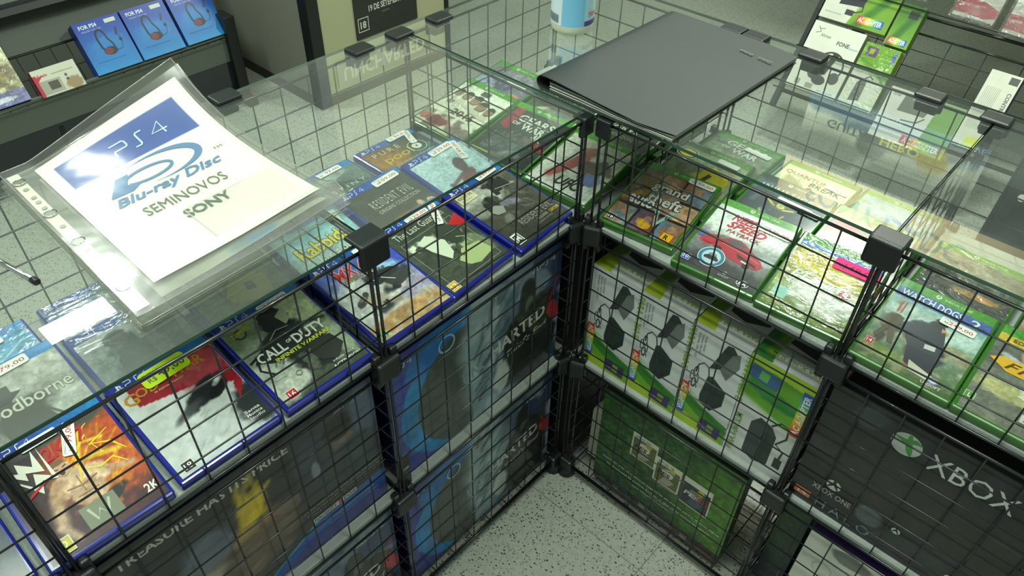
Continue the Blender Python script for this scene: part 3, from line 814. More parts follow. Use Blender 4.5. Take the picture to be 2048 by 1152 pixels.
L1 = [
 ('wwe', -.8475, -1, 6.4, [('v', (70, 34, 40), (50, 46, 46)), ('e', .85, .62, .5, .55, 0, (178, 74, 30), .9), ('e', .62, .98, .6, .2, 0, (70, 70, 66), .6), ('m', 5, .5, (196, 110, 24), .8, (.45, .1, 1, .85)),
   ('l', .52, .52, .66, .72, .02, (232, 190, 40)), ('l', .66, .72, .84, .68, .016, (232, 196, 50)), ('l', .58, .60, .90, .52, .03, (230, 190, 40)), ('s', 22, (236, 186, 40), .8, (.45, .3, .85, .75), .16, 40), ('s', 26, (220, 120, 40), .5, (.4, .1, 1, .8), .05, 70),
   ('e', .42, .47, .17, .13, 15, (206, 176, 140), .25), ('e', .62, .44, .13, .12, 0, (214, 186, 150), .3), ('e', .44, .60, .075, .085, 10, (206, 170, 134), .2), ('e', .44, .655, .06, .03, 0, (150, 112, 76), .3), ('e', .43, .575, .02, .02, 0, (90, 50, 40), .4),
   ('l', .28, .42, .22, .22, .055, (192, 160, 124)), ('l', .74, .42, .92, .36, .035, (190, 150, 116)), ('e', .52, .32, .14, .12, -10, (192, 160, 126), .25), ('l', .2, .2, .26, .08, .04, (196, 166, 132)), ('e', .56, .19, .22, .07, 20, (34, 30, 30), .3),
   ('m', 9, .55, (150, 104, 72), .5, (.25, .2, .75, .6)), ('n', 14, .16)] + [BB], d_wwe, [(.62, .79, 68, '99,00', {'w': .046, 'h': .014}), (.42, .905, 2, '')], 'blue game case with a bellowing bare-chested wrestler in flames, leftmost in the front row'),
 ('gow', -.7045, 0, 5.4, [('v', (196, 204, 200), (206, 210, 204)), ('q', [(.12, .90), (.12, .70), (.62, .62), (1, .42), (1, .90)], (150, 22, 34)), ('e', .8, .74, .3, .18, 10, (196, 90, 96), .7, .7), ('m', 16, .55, (206, 120, 124), .5, (.5, .55, 1, .85)),
   ('e', .64, .52, .24, .11, 30, (34, 38, 42), .4), ('e', .42, .44, .16, .05, 20, (70, 74, 76), .8, .9), ('e', .76, .48, .13, .06, 30, (20, 24, 28), .3), ('e', .80, .55, .07, .028, 30, (150, 160, 160), .3), ('e', .81, .56, .03, .02, 30, (226, 230, 226), .3),
   ('s', 30, (150, 158, 158), .5, (.2, .1, .9, .4), .09, 10), ('e', .97, .2, .22, .26, 0, (38, 44, 48), .6), ('q', [(.86, .30), (1, .44), (1, .5), (.9, .45)], (160, 30, 42)), ('n', 18, .1), BB], d_gow,
   [(.50, .875, 2, '49,00', {'w': .060, 'h': .027, 'c': (206, 240, 20), 'tc': (60, 80, 20), 'small': ('PROMOÇÃO', 'R$')})], 'blue game case with a red and white painted face and a yellow 49,00 sticker'),
 ('cod', -.5635, 0, 5.4, [('v', (60, 70, 56), (128, 150, 108)), ('e', .85, .75, .4, .25, 0, (176, 190, 146), .9), ('e', .2, .55, .35, .2, 0, (130, 144, 122), .8), ('e', .10, .25, .3, .3, 0, (176, 186, 172), .7), ('e', .52, .76, .17, .13, 0, (30, 34, 32), .25), ('e', .46, .58, .3, .14, 20, (38, 44, 40), .3),
   ('e', .66, .30, .33, .24, 10, (34, 38, 34), .35), ('l', .15, .5, .5, .64, .03, (26, 30, 28)), ('l', .55, .62, .95, .54, .028, (40, 44, 38)), ('s', 18, (24, 28, 26), .8, (.05, .3, .4, .6), .14, 45), ('s', 12, (170, 180, 160), .5, (.4, .1, .9, .5), .12, 20), ('m', 8, .56, (96, 106, 86), .7, (.2, .1, 1, .8)),
   ('e', .25, .16, .16, .1, 0, (190, 198, 180), .5), ('e', .93, .3, .12, .25, 0, (150, 164, 136), .6), ('n', 12, .22), BB], d_cod, [(.66, .915, 2, '109,00', {'w': .046, 'h': .013})], 'blue game case with two soldiers and a 109,00 price tag'),
 ('mx', -.4145, 0, 7.6, [('v', (196, 186, 150), (60, 90, 190)), ('e', .30, .42, .4, .4, 0, (206, 212, 206), .8), ('e', .85, .75, .3, .25, 0, (60, 84, 190), .8), ('e', .7, .62, .2, .12, 0, (150, 196, 226), .8), ('e', .62, .56, .22, .10, -15, (44, 48, 50), .3), ('e', .72, .46, .24, .09, 20, (54, 58, 58), .35),
   ('e', .36, .36, .13, .12, 0, (196, 186, 160), .3), ('e', .22, .44, .12, .05, 30, (60, 62, 58), .3), ('e', .34, .30, .08, .07, 0, (60, 62, 58), .3), ('e', .34, .30, .05, .045, 0, (206, 206, 196), .3), ('l', .3, .25, .8, .30, .04, (60, 62, 60)), ('e', .85, .30, .25, .1, 10, (150, 144, 170), .5),
   ('e', .5, .10, .55, .14, 0, (186, 150, 96), .7), ('m', 10, .52, (206, 196, 170), .6, (.1, .0, .9, .5)), ('n', 14, .18), BB], d_mx, [(.75, .93, 2, '')], 'blue game case with racing motorbikes and quads in dust', 'film'),
 ('lg', -.2815, 3, 5.6, [('f', (66, 74, 62)), ('e', .46, .52, .26, .16, -20, (214, 226, 196), .25), ('e', .3, .60, .2, .09, -10, (206, 220, 190), .3), ('e', .66, .28, .3, .16, 10, (176, 196, 130), .35), ('e', .72, .55, .2, .2, 30, (70, 78, 66), .3), ('e', .84, .75, .2, .14, 0, (58, 66, 56), .4), ('e', .5, .34, .16, .1, 20, (70, 78, 62), .3),
   ('q', [(.16, .60), (.24, .63), (.44, .34), (.36, .30)], (58, 64, 56)), ('e', .3, .22, .22, .1, 0, (74, 82, 66), .3), ('e', .67, .66, .07, .06, 0, (38, 44, 40), .3), ('m', 8, .56, (54, 60, 50), .8, (.1, .1, .9, .8)), ('s', 10, (206, 216, 190), .6, (.5, .3, .9, .7), .1, 50), ('e', .86, .3, .1, .2, 20, (120, 132, 100), .5), ('n', 10, .16), BB],
   d_lg, [(.60, .92, 2, '129,00', {'w': .046}), (.80, .82, 62, '129,00', {'w': .050, 'h': .013})], 'blue game case with a grey-green framed picture and a red corner triangle'),
 ('re', -.1385, 3, 7.4, [('v', (52, 52, 46), (96, 94, 84)), ('e', .3, .70, .36, .22, 0, (176, 180, 168), .6), ('e', .12, .60, .2, .14, 0, (130, 134, 124), .6), ('e', .36, .62, .14, .1, 0, (70, 70, 64), .4), ('e', .62, .80, .16, .05, -10, (44, 44, 42), .4), ('e', .7, .84, .05, .05, 0, (40, 40, 38), .3), ('m', 9, .55, (150, 152, 140), .5, (.1, .5, .7, .85)),
   ('e', .55, .50, .14, .06, -20, (120, 118, 134), .6), ('s', 16, (146, 146, 140), .5, (.35, .35, .8, .6), .12, -40), ('l', .6, .76, .9, .68, .008, (180, 182, 172)), ('e', .3, .34, .1, .06, 30, (110, 110, 102), .6), ('n', 12, .2), BB], d_re, [(.72, .945, 2, '189,00', {'w': .046, 'h': .014})], 'blue game case in brown-grey with a misty crowd, beside the inner corner'),
]
for it in L1:
    key, s, rot, tilt, ops, dec, pr, lab = it[:8]
    game('L', -0.005, s, rot, tilt, 'blue', ops, lab, dec, pr, it[8] if len(it) > 8 else 'gloss', seed=len(key) + int(-s * 100))


def d_blood(a):
    a.P([(.26, 0), (.22, .40), (.30, .56), (.42, .60), (.58, .54), (.66, .30), (.64, 0)], (58, 58, 52)); a.P([(.20, .68), (.32, .70), (.34, .78), (.46, .78), (.46, .70), (.54, .68), (.42, .62), (.30, .62)], (52, 52, 48)); a.K([(.62, .42), (.78, .20), (.82, .04)], .003, (70, 70, 64))
    a.T('Bloodborne', .03, .50, .12, (205, 205, 190), w=.92, out=(120, 120, 108))


def d_mafia(a):
    a.P([(.20, .24), (.24, .56), (.34, .66), (.48, .66), (.58, .54), (.60, .24)], (80, 92, 90)); a.C(.39, .76, .085, (96, 92, 84), ry=.10); a.C(.39, .81, .088, (56, 62, 60), ry=.06, a0=0, a1=180); a.P([(.76, .40), (.74, .76), (.86, .82), (.92, .66), (.90, .40)], (92, 104, 100))
    a.T('MAFIA III', .10, .10, .16, (228, 230, 224), w=.84, bold=.04); a.T('III', .76, .02, .1, (170, 40, 50), w=.16, bold=.04)


def d_fifa(a):
    a.P([(.38, .50), (.40, .70), (.52, .78), (.70, .74), (.84, .60), (.78, .44), (.56, .42)], (176, 172, 58)); a.P([(.56, .56), (.58, .66), (.68, .64), (.66, .54)], (62, 62, 44)); a.C(.47, .84, .075, (130, 104, 76), ry=.08); a.K([(.40, .72), (.30, .60), (.32, .46)], .006, (130, 104, 76))
    a.C(.36, .28, .12, (196, 200, 176)); a.T('EA', .27, .26, .07, (90, 96, 80), w=.18, bold=.03, shear=.2); a.T('SPORTS', .28, .215, .028, (90, 96, 80), w=.17)


def d_rab(a):
    for x, y, r in ((.28, .26, .06), (.44, .31, .07), (.60, .28, .07), (.78, .28, .06)):
        a.P([(x - r, y - .10), (x - r * .7, y + .02), (x, y + .07), (x + r * .7, y + .02), (x + r, y - .10)], (170, 136, 106)); a.C(x, y + .04, r * .5, (206, 184, 160))
    a.T('Rabbids', .14, .52, .17, (224, 206, 40), w=.72, bold=.04, rot=3, out=(60, 80, 40, .005)); a.T('Invasion', .30, .42, .09, (214, 218, 206), w=.46, bold=.03)


def d_reo(a):
    a.T('RESIDENT EVIL', .22, .62, .12, (190, 190, 176), w=.66, sp=1.3); a.T('ORIGINS COLLECTION', .22, .54, .05, (190, 188, 170), w=.68)


def d_pool(a):
    a.T('P U R E', .12, .77, .08, (200, 200, 180), w=.46); a.T('pool', .17, .55, .17, (196, 176, 40), w=.48)
    a.C(.77, .66, .145, (200, 206, 190), r2=.135); a.C(.76, .66, .075, (214, 220, 206)); a.C(.76, .66, .02, (70, 80, 74))
    a.T('INCLUDES ONLINE POOL TOURNAMENTS', .14, .485, .032, (196, 200, 180), w=.78); a.T('& COMPETITIONS', .34, .44, .032, (196, 200, 180), w=.34)


def d_dest(a):
    a.T('D E S T I N Y', .1, .55, .06, (190, 200, 190), w=.8)
    a.P([(.47, .50), (.50, .36), (.53, .50), (.62, .52), (.56, .42), (.5, .33), (.44, .42), (.38, .52)], (200, 206, 190))


L2 = [
 (-.8415, [('v', (90, 90, 84), (190, 190, 178)), ('e', .45, .45, .3, .2, 0, (64, 64, 58), .4), ('e', .3, .62, .12, .1, 0, (60, 60, 54), .3), ('m', 8, .55, (130, 130, 118), .6), ('e', .85, .3, .2, .3, 0, (176, 178, 168), .7), ('n', 12, .2), BB], d_blood, [(.55, .93, 2, '79,00', {'w': .052, 'h': .015})], 'blue game case with a dark hatted figure on misty grey, 79,00 tag', 'gloss'),
 (-.6985, [('v', (86, 98, 92), (190, 198, 194)), ('e', .40, .60, .19, .24, 0, (84, 98, 94), .3), ('e', .34, .78, .11, .1, 0, (66, 78, 76), .3), ('e', .82, .66, .12, .2, 0, (96, 110, 104), .3), ('l', .2, .3, .3, .5, .1, (88, 98, 96)), ('e', .85, .25, .2, .06, 0, (120, 44, 50), .4), ('m', 9, .55, (130, 142, 138), .6), ('n', 14, .2), BB], d_mafia, [], 'shrink-wrapped blue game case with a man in a dark jacket behind the painted face', 'film'),
 (-.5540, [('v', (86, 108, 60), (120, 150, 116)), ('e', .56, .62, .3, .2, 15, (178, 176, 56), .35), ('e', .45, .80, .12, .1, 0, (120, 100, 66), .3), ('e', .62, .62, .08, .07, 0, (66, 66, 44), .3), ('l', .3, .5, .3, .7, .02, (70, 72, 44)), ('m', 14, .55, (60, 86, 50), .6, (0, 0, 1, .5)), ('e', .2, .2, .2, .1, 0, (170, 190, 90), .6), ('n', 14, .2), BB], d_fifa, [], 'blue game case with a footballer in a yellow and black shirt', 'gloss'),
 (-.4115, [('v', (196, 196, 166), (110, 186, 206)), ('e', .5, .7, .5, .15, 0, (150, 206, 214), .8), ('e', .3, .28, .08, .12, 0, (190, 150, 120), .3), ('e', .5, .32, .12, .12, 0, (176, 140, 110), .3), ('e', .72, .30, .09, .12, 0, (190, 160, 126), .3), ('e', .64, .44, .06, .04, 0, (90, 96, 60), .3), ('m', 10, .55, (150, 150, 116), .5, (0, .1, 1, .4)), ('n', 12, .12), BB], d_rab, [(.88, .80, 80, '')], 'pale blue game case with bubbly yellow lettering beside the front cap', 'gloss'),
 (-.2640, [('v', (52, 44, 34), (66, 68, 58)), ('e', .62, .28, .3, .14, 0, (126, 84, 54), .5), ('e', .44, .22, .05, .07, 0, (196, 160, 130), .3), ('e', .62, .32, .05, .07, 0, (200, 170, 140), .3), ('e', .76, .42, .05, .07, 0, (196, 160, 126), .3), ('e', .9, .38, .06, .07, 0, (210, 186, 160), .3), ('m', 9, .5, (140, 92, 60), .6, (.2, 0, 1, .42)), ('n', 12, .2), BB], d_reo, [(.72, .91, 2, '109,00', {'w': .052, 'h': .015})], 'dark brown blue-banded game case with tall thin letters, 109,00 tag, behind front cap', 'gloss'),
 (-.1255, [('v', (150, 190, 200), (190, 214, 214)), ('s', 26, (120, 160, 180), .5, (0, .1, 1, .8), .2, 10), ('e', .52, .42, .2, .1, 40, (110, 44, 54), .3), ('e', .6, .62, .09, .16, -20, (70, 50, 66), .3), ('e', .40, .34, .13, .06, 0, (60, 64, 80), .3), ('e', .64, .36, .12, .07, 0, (60, 60, 84), .35), ('l', .22, .42, .5, .5, .03, (96, 50, 58)), ('l', .20, .30, .20, .44, .03, (50, 54, 60)), ('e', .52, .36, .06, .03, 0, (170, 60, 60), .4), ('n', 10, .12), BB], None,
   [(.62, .93, 2, '129,00', {'w': .052, 'h': .015}), (.80, .80, 72, '149,00', {'w': .052, 'h': .014})], 'pale icy blue game case with a masked climber and a 149,00 price tag', 'film'),
]
for i, (s, ops, dec, pr, lab, mt) in enumerate(L2):
    game('L', [-.140, -.120, -.118, -.116, -.122, -.120][i], s, [0, 1, 0, 0, 2, 2][i], [5, 5, 5, 6, 5, 5][i], 'blue', ops, lab, dec, pr, mt, seed=40 + i)
L3 = [
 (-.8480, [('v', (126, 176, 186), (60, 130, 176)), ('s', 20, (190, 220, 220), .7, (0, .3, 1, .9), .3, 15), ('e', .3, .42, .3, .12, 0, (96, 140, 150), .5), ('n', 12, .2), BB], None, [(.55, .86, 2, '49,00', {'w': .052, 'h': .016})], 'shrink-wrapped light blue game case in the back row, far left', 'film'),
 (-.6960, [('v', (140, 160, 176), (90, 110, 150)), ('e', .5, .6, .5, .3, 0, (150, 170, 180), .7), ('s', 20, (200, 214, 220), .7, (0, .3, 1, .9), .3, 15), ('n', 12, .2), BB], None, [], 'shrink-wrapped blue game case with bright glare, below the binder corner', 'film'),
 (-.2920, [('v', (60, 72, 70), (110, 130, 126)), ('e', .5, .82, .3, .08, 10, (150, 170, 160), .5), ('e', .35, .6, .25, .14, 10, (44, 52, 50), .4), ('l', .5, .72, .9, .55, .03, (60, 74, 76)), ('n', 10, .2), BB], d_dest, [(.62, .92, 2, '97,00', {'w': .050, 'h': .014})], 'grey-green game case with a winged emblem beside the binder', 'gloss'),
 (-.1450, [('h', (126, 84, 24), (44, 60, 56)), ('e', .25, .6, .3, .3, 0, (150, 100, 24), .8), ('e', .8, .4, .3, .3, 0, (44, 66, 66), .8), ('l', .6, .3, .95, .62, .02, (60, 110, 120)), ('m', 10, .6, (150, 150, 110), .5, (.4, .2, 1, .6)), ('n', 10, .2), BB], d_pool, [(.72, .955, 2, '99,00', {'w': .046, 'h': .014}), (.83, .84, 72, '79,00', {'w': .046, 'h': .013})], 'amber and dark game case with a white ring and yellow lettering', 'gloss'),
]
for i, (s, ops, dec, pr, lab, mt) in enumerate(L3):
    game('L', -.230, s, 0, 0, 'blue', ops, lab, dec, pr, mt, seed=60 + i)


# ---- the corner bay (green cases, reading to the right)
def d_f1(a):
    for i, (x, y, r) in enumerate(((.12, .70, .062), (.30, .70, .07), (.50, .68, .082), (.68, .63, .08), (.87, .60, .07))):
        a.P([(x - r * 1.4, y - .17), (x - r * .7, y - .09), (x + r * .7, y - .09), (x + r * 1.4, y - .17)], (206, 202, 180)); a.C(x, y, r, (150, 128, 102), ry=r * 1.3); a.C(x, y + .02, r * 1.05, (64, 54, 44), ry=r * 1.25, a0=5, a1=175); a.K([(x - r * .5, y), (x - r * .1, y)], .0013, (64, 50, 40)); a.K([(x + r * .15, y), (x + r * .55, y)], .0013, (64, 50, 40))
    a.T('F1', .10, .47, .07, (60, 60, 56), w=.12, bold=.04, shear=.4); a.T('2015', .36, .33, .11, (90, 60, 56), w=.44, bold=.01); a.R(.44, .80, .60, .88, (70, 74, 66))
    a.R(.03, .10, .14, .17, (190, 40, 56))


def d_gear(a, y=.60, c=(214, 222, 206)):
    a.T('GEARS', .22, y + .10, .12, c, w=.62, bold=.04); a.T('OF', .20, y + .02, .055, c, w=.13, bold=.03); a.T('WAR', .38, y - .02, .11, c, w=.40, bold=.04)


def d_gearu(a):
    d_gear(a); a.T('4K', .66, .48, .10, (222, 226, 216), w=.18, bold=.04); a.R(.03, .03, .34, .075, (150, 196, 50))


def d_bf(a): a.T('BATTLEFIELD 1', .3, .66, .05, (200, 190, 190), w=.5)
def d_wit(a): a.T('THE WITCHER', .06, .78, .07, (190, 196, 170), w=.8)
def d_ufc(a):
    a.P([(.36, .66), (.46, .72), (.54, .60), (.44, .40), (.30, .22), (.20, .20), (.26, .36)], (176, 92, 86)); a.C(.48, .74, .06, (156, 112, 92), ry=.075); a.P([(.56, .56), (.76, .60), (.86, .48), (.78, .34), (.60, .36)], (104, 84, 78)); a.C(.76, .62, .06, (96, 74, 66), ry=.07); a.P([(.66, .42), (.84, .42), (.86, .24), (.68, .24)], (110, 122, 176))
    a.T('UFC', .38, .10, .15, (40, 42, 40), w=.40, bold=.06, shear=.3); a.C(.64, .32, .06, (90, 92, 84), r2=.05); a.T('EA', .60, .30, .04, (90, 92, 84), w=.08, bold=.03)
def d_forza(a): a.T('FORZA', .20, .66, .10, (210, 218, 200), w=.5, bold=.02); a.T('HORIZON', .3, .57, .05, (170, 200, 150), w=.4)


CB = [
 (.012, -.4260, 0, 5.5, [('v', (200, 206, 180), (222, 230, 206)), ('e', .12, .70, .07, .09, 0, (130, 112, 90), .3), ('e', .30, .70, .08, .10, 0, (126, 106, 84), .3), ('e', .50, .68, .09, .12, 0, (130, 112, 90), .3), ('e', .68, .62, .09, .12, 0, (126, 108, 86), .3), ('e', .87, .60, .08, .10, 0, (120, 104, 84), .3),
   ('e', .12, .74, .06, .05, 0, (60, 52, 44), .3), ('e', .30, .75, .07, .05, 0, (56, 50, 42), .3), ('e', .50, .74, .08, .06, 0, (60, 52, 44), .3), ('e', .68, .68, .08, .06, 0, (56, 50, 42), .3), ('e', .87, .65, .07, .05, 0, (54, 48, 42), .3), ('m', 9, .5, (96, 76, 70), .7, (0, 0, 1, .3)), ('e', .3, .15, .3, .1, 0, (120, 60, 64), .6), ('n', 10, .12), GB], d_f1, [], 'white and green game case with five dark-haired heads in a row', 'gloss'),
 (.010, -.2800, 4, 6, [('v', (44, 52, 48), (50, 58, 52)), ('q', [(.05, .9), (.05, .55), (.22, .5), (.2, .9)], (150, 40, 50)), ('e', .75, .40, .3, .1, 0, (150, 34, 44), .4), ('e', .5, .3, .35, .2, 0, (70, 80, 78), .7), ('m', 10, .52, (120, 130, 124), .6, (.1, .05, .9, .5)), ('s', 20, (170, 180, 170), .5, (.2, .1, .9, .5), .1, 60), ('n', 12, .2), GB], d_gearu, [], 'green game case with slanted white letters on black and red, corner bay', 'gloss'),
 (.118, -.4400, 0, 5, [('v', (90, 96, 130), (120, 116, 120)), ('e', .2, .5, .3, .2, 0, (140, 160, 190), .7), ('e', .85, .40, .14, .13, 0, (216, 130, 60), .4), ('e', .5, .6, .2, .2, 20, (60, 60, 90), .6), ('m', 9, .55, (170, 176, 190), .5), ('n', 10, .2), GB], d_bf, [(.70, .68, -3, '', {'w': .05, 'h': .016})], 'green game case with a blue battle scene and an orange burst', 'gloss'),
 (.118, -.2950, 0, 5, [('v', (86, 88, 66), (60, 66, 52)), ('e', .3, .5, .3, .06, 30, (176, 176, 150), .5), ('e', .6, .55, .3, .2, 0, (110, 106, 84), .7), ('n', 10, .2), GB], d_wit, [], 'dark olive game case in the corner bay under the folder edge', 'gloss'),
 (.012, -.1400, 3, 6, [('v', (206, 214, 200), (190, 196, 176)), ('l', .22, .2, .46, .62, .07, (176, 80, 80)), ('e', .46, .72, .12, .09, 0, (170, 120, 100), .35), ('e', .62, .5, .16, .12, 0, (110, 90, 80), .5), ('e', .82, .55, .1, .1, 0, (90, 80, 80), .4), ('e', .80, .34, .13, .12, 0, (120, 130, 176), .5), ('l', .7, .6, .95, .5, .05, (110, 84, 70)), ('n', 10, .15), GB], d_ufc, [], 'green game case with two fighters on white beside the inner corner', 'gloss'),
 (.118, -.1480, 2, 5, [('v', (50, 58, 50), (70, 76, 66)), ('e', .5, .4, .4, .2, 0, (90, 96, 90), .7), ('n', 10, .2), GB], d_forza, [(.7, .8, 0, '')], 'dark green game case just behind the two fighters, under the folder', 'gloss'),
 (.228, -.2900, 0, 0, [('v', (110, 140, 116), (150, 170, 140)), ('q', [(.45, 0), (.25, .95), (1, .95), (1, 0)], (196, 206, 180)), ('s', 10, (200, 210, 196), .6, (.1, .1, .5, .7), .2, -40), ('n', 10, .12), GB], None, [(.75, .62, 0, '')], 'pale green and white game case at the back of the corner bay', 'gloss'),
 (.228, -.1400, 0, 0, [('v', (60, 96, 50), (80, 120, 60)), ('n', 10, .2), GB], None, [], 'green game case at the back of the corner bay under the folder', 'gloss'),
]
for i, (f, s, rot, tilt, ops, dec, pr, lab, mt) in enumerate(CB):
    game('R', f, s, rot, tilt, 'green', ops, lab, dec, pr, mt, seed=80 + i)


# ---- the right counter
def d_gta(a):
    for i, (t, x, y, w_) in enumerate((('grand', .26, .60, .50), ('theft', .30, .44, .48), ('auto', .10, .34, .36))):
        a.T(t, x, y, .15, (232, 234, 226), w=w_, bold=.05, out=(30, 30, 30, .005))
    a.P([(.48, .42), (.56, .42), (.63, .22), (.70, .42), (.78, .42), (.63, .14)], (150, 190, 176)); a.T('FIVE', .54, .29, .05, (40, 44, 40), w=.2, bold=.04)
    a.badge(.03, .02, .11, '18', (40, 42, 42)); a.R(.80, .03, .94, .13, (232, 176, 20)); a.T('R', .835, .045, .065, K_, w=.06, bold=.06)


def gta_ops():
    r = random.Random(5); o = [('f', (34, 30, 28))]
    cs = [(150, 104, 66), (96, 84, 110), (120, 96, 60), (190, 160, 120), (176, 130, 60), (110, 60, 50), (96, 130, 150), (196, 170, 110), (170, 120, 90), (206, 160, 40), (120, 150, 156), (150, 90, 70)]
    cells = [(0, .62, .3, .9), (.31, .70, .62, .9), (.63, .6, 1, .9), (0, .32, .28, .6), (.29, .34, .7, .68), (.71, .32, 1, .58), (0, 0, .32, .3), (.33, 0, .66, .32), (.67, 0, 1, .3)]
    for i, (x0, y0, x1, y1) in enumerate(cells):
        c = cs[(i * 5 + 2) % 12]; d = cs[(i * 7 + 4) % 12]
        o.append(('r', x0 + .01, y0 + .01, x1 - .01, y1 - .01, c, d))
        cx, cy = (x0 + x1) / 2, (y0 + y1) / 2
        o.append(('e', cx, cy - .03, (x1 - x0) * .32, .08, r.randint(-40, 40), cs[(i * 3) % 12], .4)); o.append(('e', cx + .02, cy + .05, .05, .06, 0, (176, 130, 100), .3))
        o.append(('m', 12, .56, cs[(i + 6) % 12], .6, (x0, y0, x1, y1)))
    return o + [('n', 16, .2), GB]


def d_nfs(a):
    a.P([(.22, .40), (.30, .46), (.38, .52), (.52, .535), (.66, .48), (.86, .385), (.92, .33), (.88, .27), (.72, .25), (.46, .28), (.26, .34)], (170, 42, 56)); a.P([(.36, .48), (.42, .515), (.52, .52), (.63, .475), (.56, .45), (.42, .45)], (84, 78, 88)); a.P([(.56, .37), (.84, .31), (.86, .28), (.60, .32)], (60, 26, 34)); a.K([(.34, .42), (.60, .40), (.86, .35)], .0012, (220, 110, 118)); a.C(.33, .33, .05, (40, 34, 38)); a.C(.74, .265, .045, (40, 34, 38))
    a.P([(.10, .40), (.14, .47), (.24, .48), (.28, .42), (.22, .36), (.12, .36)], (176, 46, 58)); a.P([(0, .44), (.02, .48), (.09, .48), (.10, .42), (.04, .40)], (96, 102, 134)); a.R(.66, .285, .74, .305, (214, 206, 200), -8)
    a.T('NEED', .24, .745, .095, (196, 30, 60), w=.34, bold=.04, shear=.35); a.T('FOR', .60, .745, .055, (196, 30, 60), w=.20, bold=.03, shear=.35)
    a.T('SPEED', .24, .64, .095, (196, 30, 60), w=.50, bold=.04, shear=.35); a.T('PAYBACK', .28, .57, .05, (170, 34, 60), w=.44, bold=.01, shear=.2)
    a.C(.34, .20, .165, (206, 226, 226)); a.C(.34, .20, .155, (50, 120, 150)); a.C(.34, .20, .115, (180, 206, 210))
    a.P([(.25, .19), (.30, .225), (.38, .23), (.44, .19), (.43, .165), (.26, .165)], (40, 52, 60)); a.C(.34, .235, .05, (120, 134, 140), ry=.025)
    a.badge(.03, .045, .105, '10', (40, 90, 170)); a.T('GHOST', .53, .03, .022, (190, 196, 190), w=.14); a.C(.60, .085, .026, (200, 205, 198), r2=.019)
    a.C(.84, .05, .075, (210, 214, 208), r2=.066, ry=.055); a.T('EA', .79, .03, .045, (220, 222, 216), w=.1, bold=.04, shear=.2)


def d_pes(a):
    a.T('PES', .12, .43, .10, (214, 214, 204), w=.34, bold=.03, shear=.2); a.T('PRO EVOLUTION SOCCER', .12, .38, .026, (206, 210, 200), w=.5)
    a.R(.05, .12, .22, .26, (150, 206, 190)); a.T('2018', .50, .43, .09, (214, 214, 204), w=.3, bold=.02, shear=.2)


def d_wd(a):
    a.P([(.30, .44), (.36, .58), (.50, .64), (.66, .60), (.72, .44), (.70, .30), (.54, .26), (.40, .32)], (62, 66, 76)); a.C(.56, .66, .062, (60, 58, 62)); a.P([(.50, .70), (.54, .74), (.64, .72), (.64, .67)], (48, 50, 54)); a.P([(.60, .64), (.66, .62), (.62, .59)], (196, 150, 104)); a.P([(.40, .32), (.70, .32), (.76, .14), (.60, .10), (.46, .14)], (54, 58, 68))
    a.P([(.16, .58), (.24, .56), (.22, .42), (.28, .24), (.22, .24), (.16, .38), (.10, .24), (.06, .26), (.12, .44)], (92, 88, 70)); a.P([(.50, .18), (.78, .12), (.80, .06), (.54, .08)], (200, 200, 180)); a.R(.55, .36, .66, .41, (196, 200, 196), 10); a.K([(.13, .74), (.13, .60)], .0022, (176, 96, 84)); a.K([(.17, .745), (.17, .60)], .0022, (176, 96, 84))
    a.T('WATCH DOGS', .05, .80, .085, (206, 222, 220), w=.66, bold=.06); a.T('2', .80, .79, .09, (206, 222, 220), w=.1, bold=.06)
    a.badge(.03, .14, .09, '14', (200, 50, 56)); a.C(.80, .085, .06, (130, 140, 170), ry=.045); a.C(.80, .085, .04, (200, 206, 220), ry=.028); a.T('UBISOFT', .70, .02, .03, (225, 228, 220), w=.2, bold=.02)


def d_f17(a):
    for x, y, r in ((.36, .74, .075), (.70, .705, .09)):
        a.C(x, y, r, (184, 138, 110), ry=r * 1.25); a.C(x, y + r * .62, r * .96, (66, 52, 42), ry=r * .5, a0=0, a1=180); a.K([(x - r * .5, y + .01), (x - r * .15, y + .01)], .0014, (70, 50, 40)); a.K([(x + r * .15, y + .01), (x + r * .5, y + .01)], .0014, (70, 50, 40)); a.K([(x - r * .3, y - .055), (x + r * .3, y - .055)], .0014, (130, 76, 66))
    a.P([(.40, .34), (.56, .44), (.76, .42), (.80, .34), (.60, .30)], (206, 210, 180))
    a.T('EDICAO ESPECIAL', .14, .845, .04, (110, 84, 20), w=.72, bold=.02)
    a.P([(.02, .60), (.13, .66), (1, .66), (1, .52), (.22, .52)], (226, 176, 40)); a.T('F1', .18, .55, .085, (90, 66, 20), w=.22, bold=.05, shear=.4); a.T('2017', .58, .545, .085, (110, 80, 30), w=.34, bold=.01)
    a.badge(.0, .10, .10, 'L', (80, 150, 60)); a.R(.52, .12, .68, .20, (206, 210, 196)); a.T('F1', .55, .135, .04, (60, 60, 56), w=.1, bold=.03, shear=.3)


def d_fx(a):
    a.P([(.46, .44), (.50, .66), (.60, .74), (.74, .70), (.86, .56), (.82, .40), (.60, .36)], (204, 192, 46)); a.P([(.56, .50), (.60, .62), (.66, .60), (.62, .48)], (60, 60, 44)); a.P([(.74, .66), (.92, .60), (.90, .50), (.80, .54)], (190, 180, 44)); a.C(.66, .80, .055, (160, 120, 94), ry=.065)
    a.C(.30, .36, .12, (176, 186, 160)); a.T('EA', .22, .335, .055, (90, 100, 80), w=.17, bold=.04, shear=.2); a.C(.12, .80, .17, (206, 206, 186), ry=.12); a.C(.12, .80, .15, (40, 56, 40), ry=.105); a.C(.12, .80, .125, (226, 216, 40), ry=.085)


def d_inj(a):
    a.T('INJUSTICE 2', .08, .78, .08, (226, 230, 226), w=.84, sp=1.25)


def d_qb(a):
    a.T('QUANTUM', .05, .72, .085, (70, 74, 60), w=.62); a.T('BREAK', .45, .63, .085, (70, 74, 60), w=.45, shear=.2)


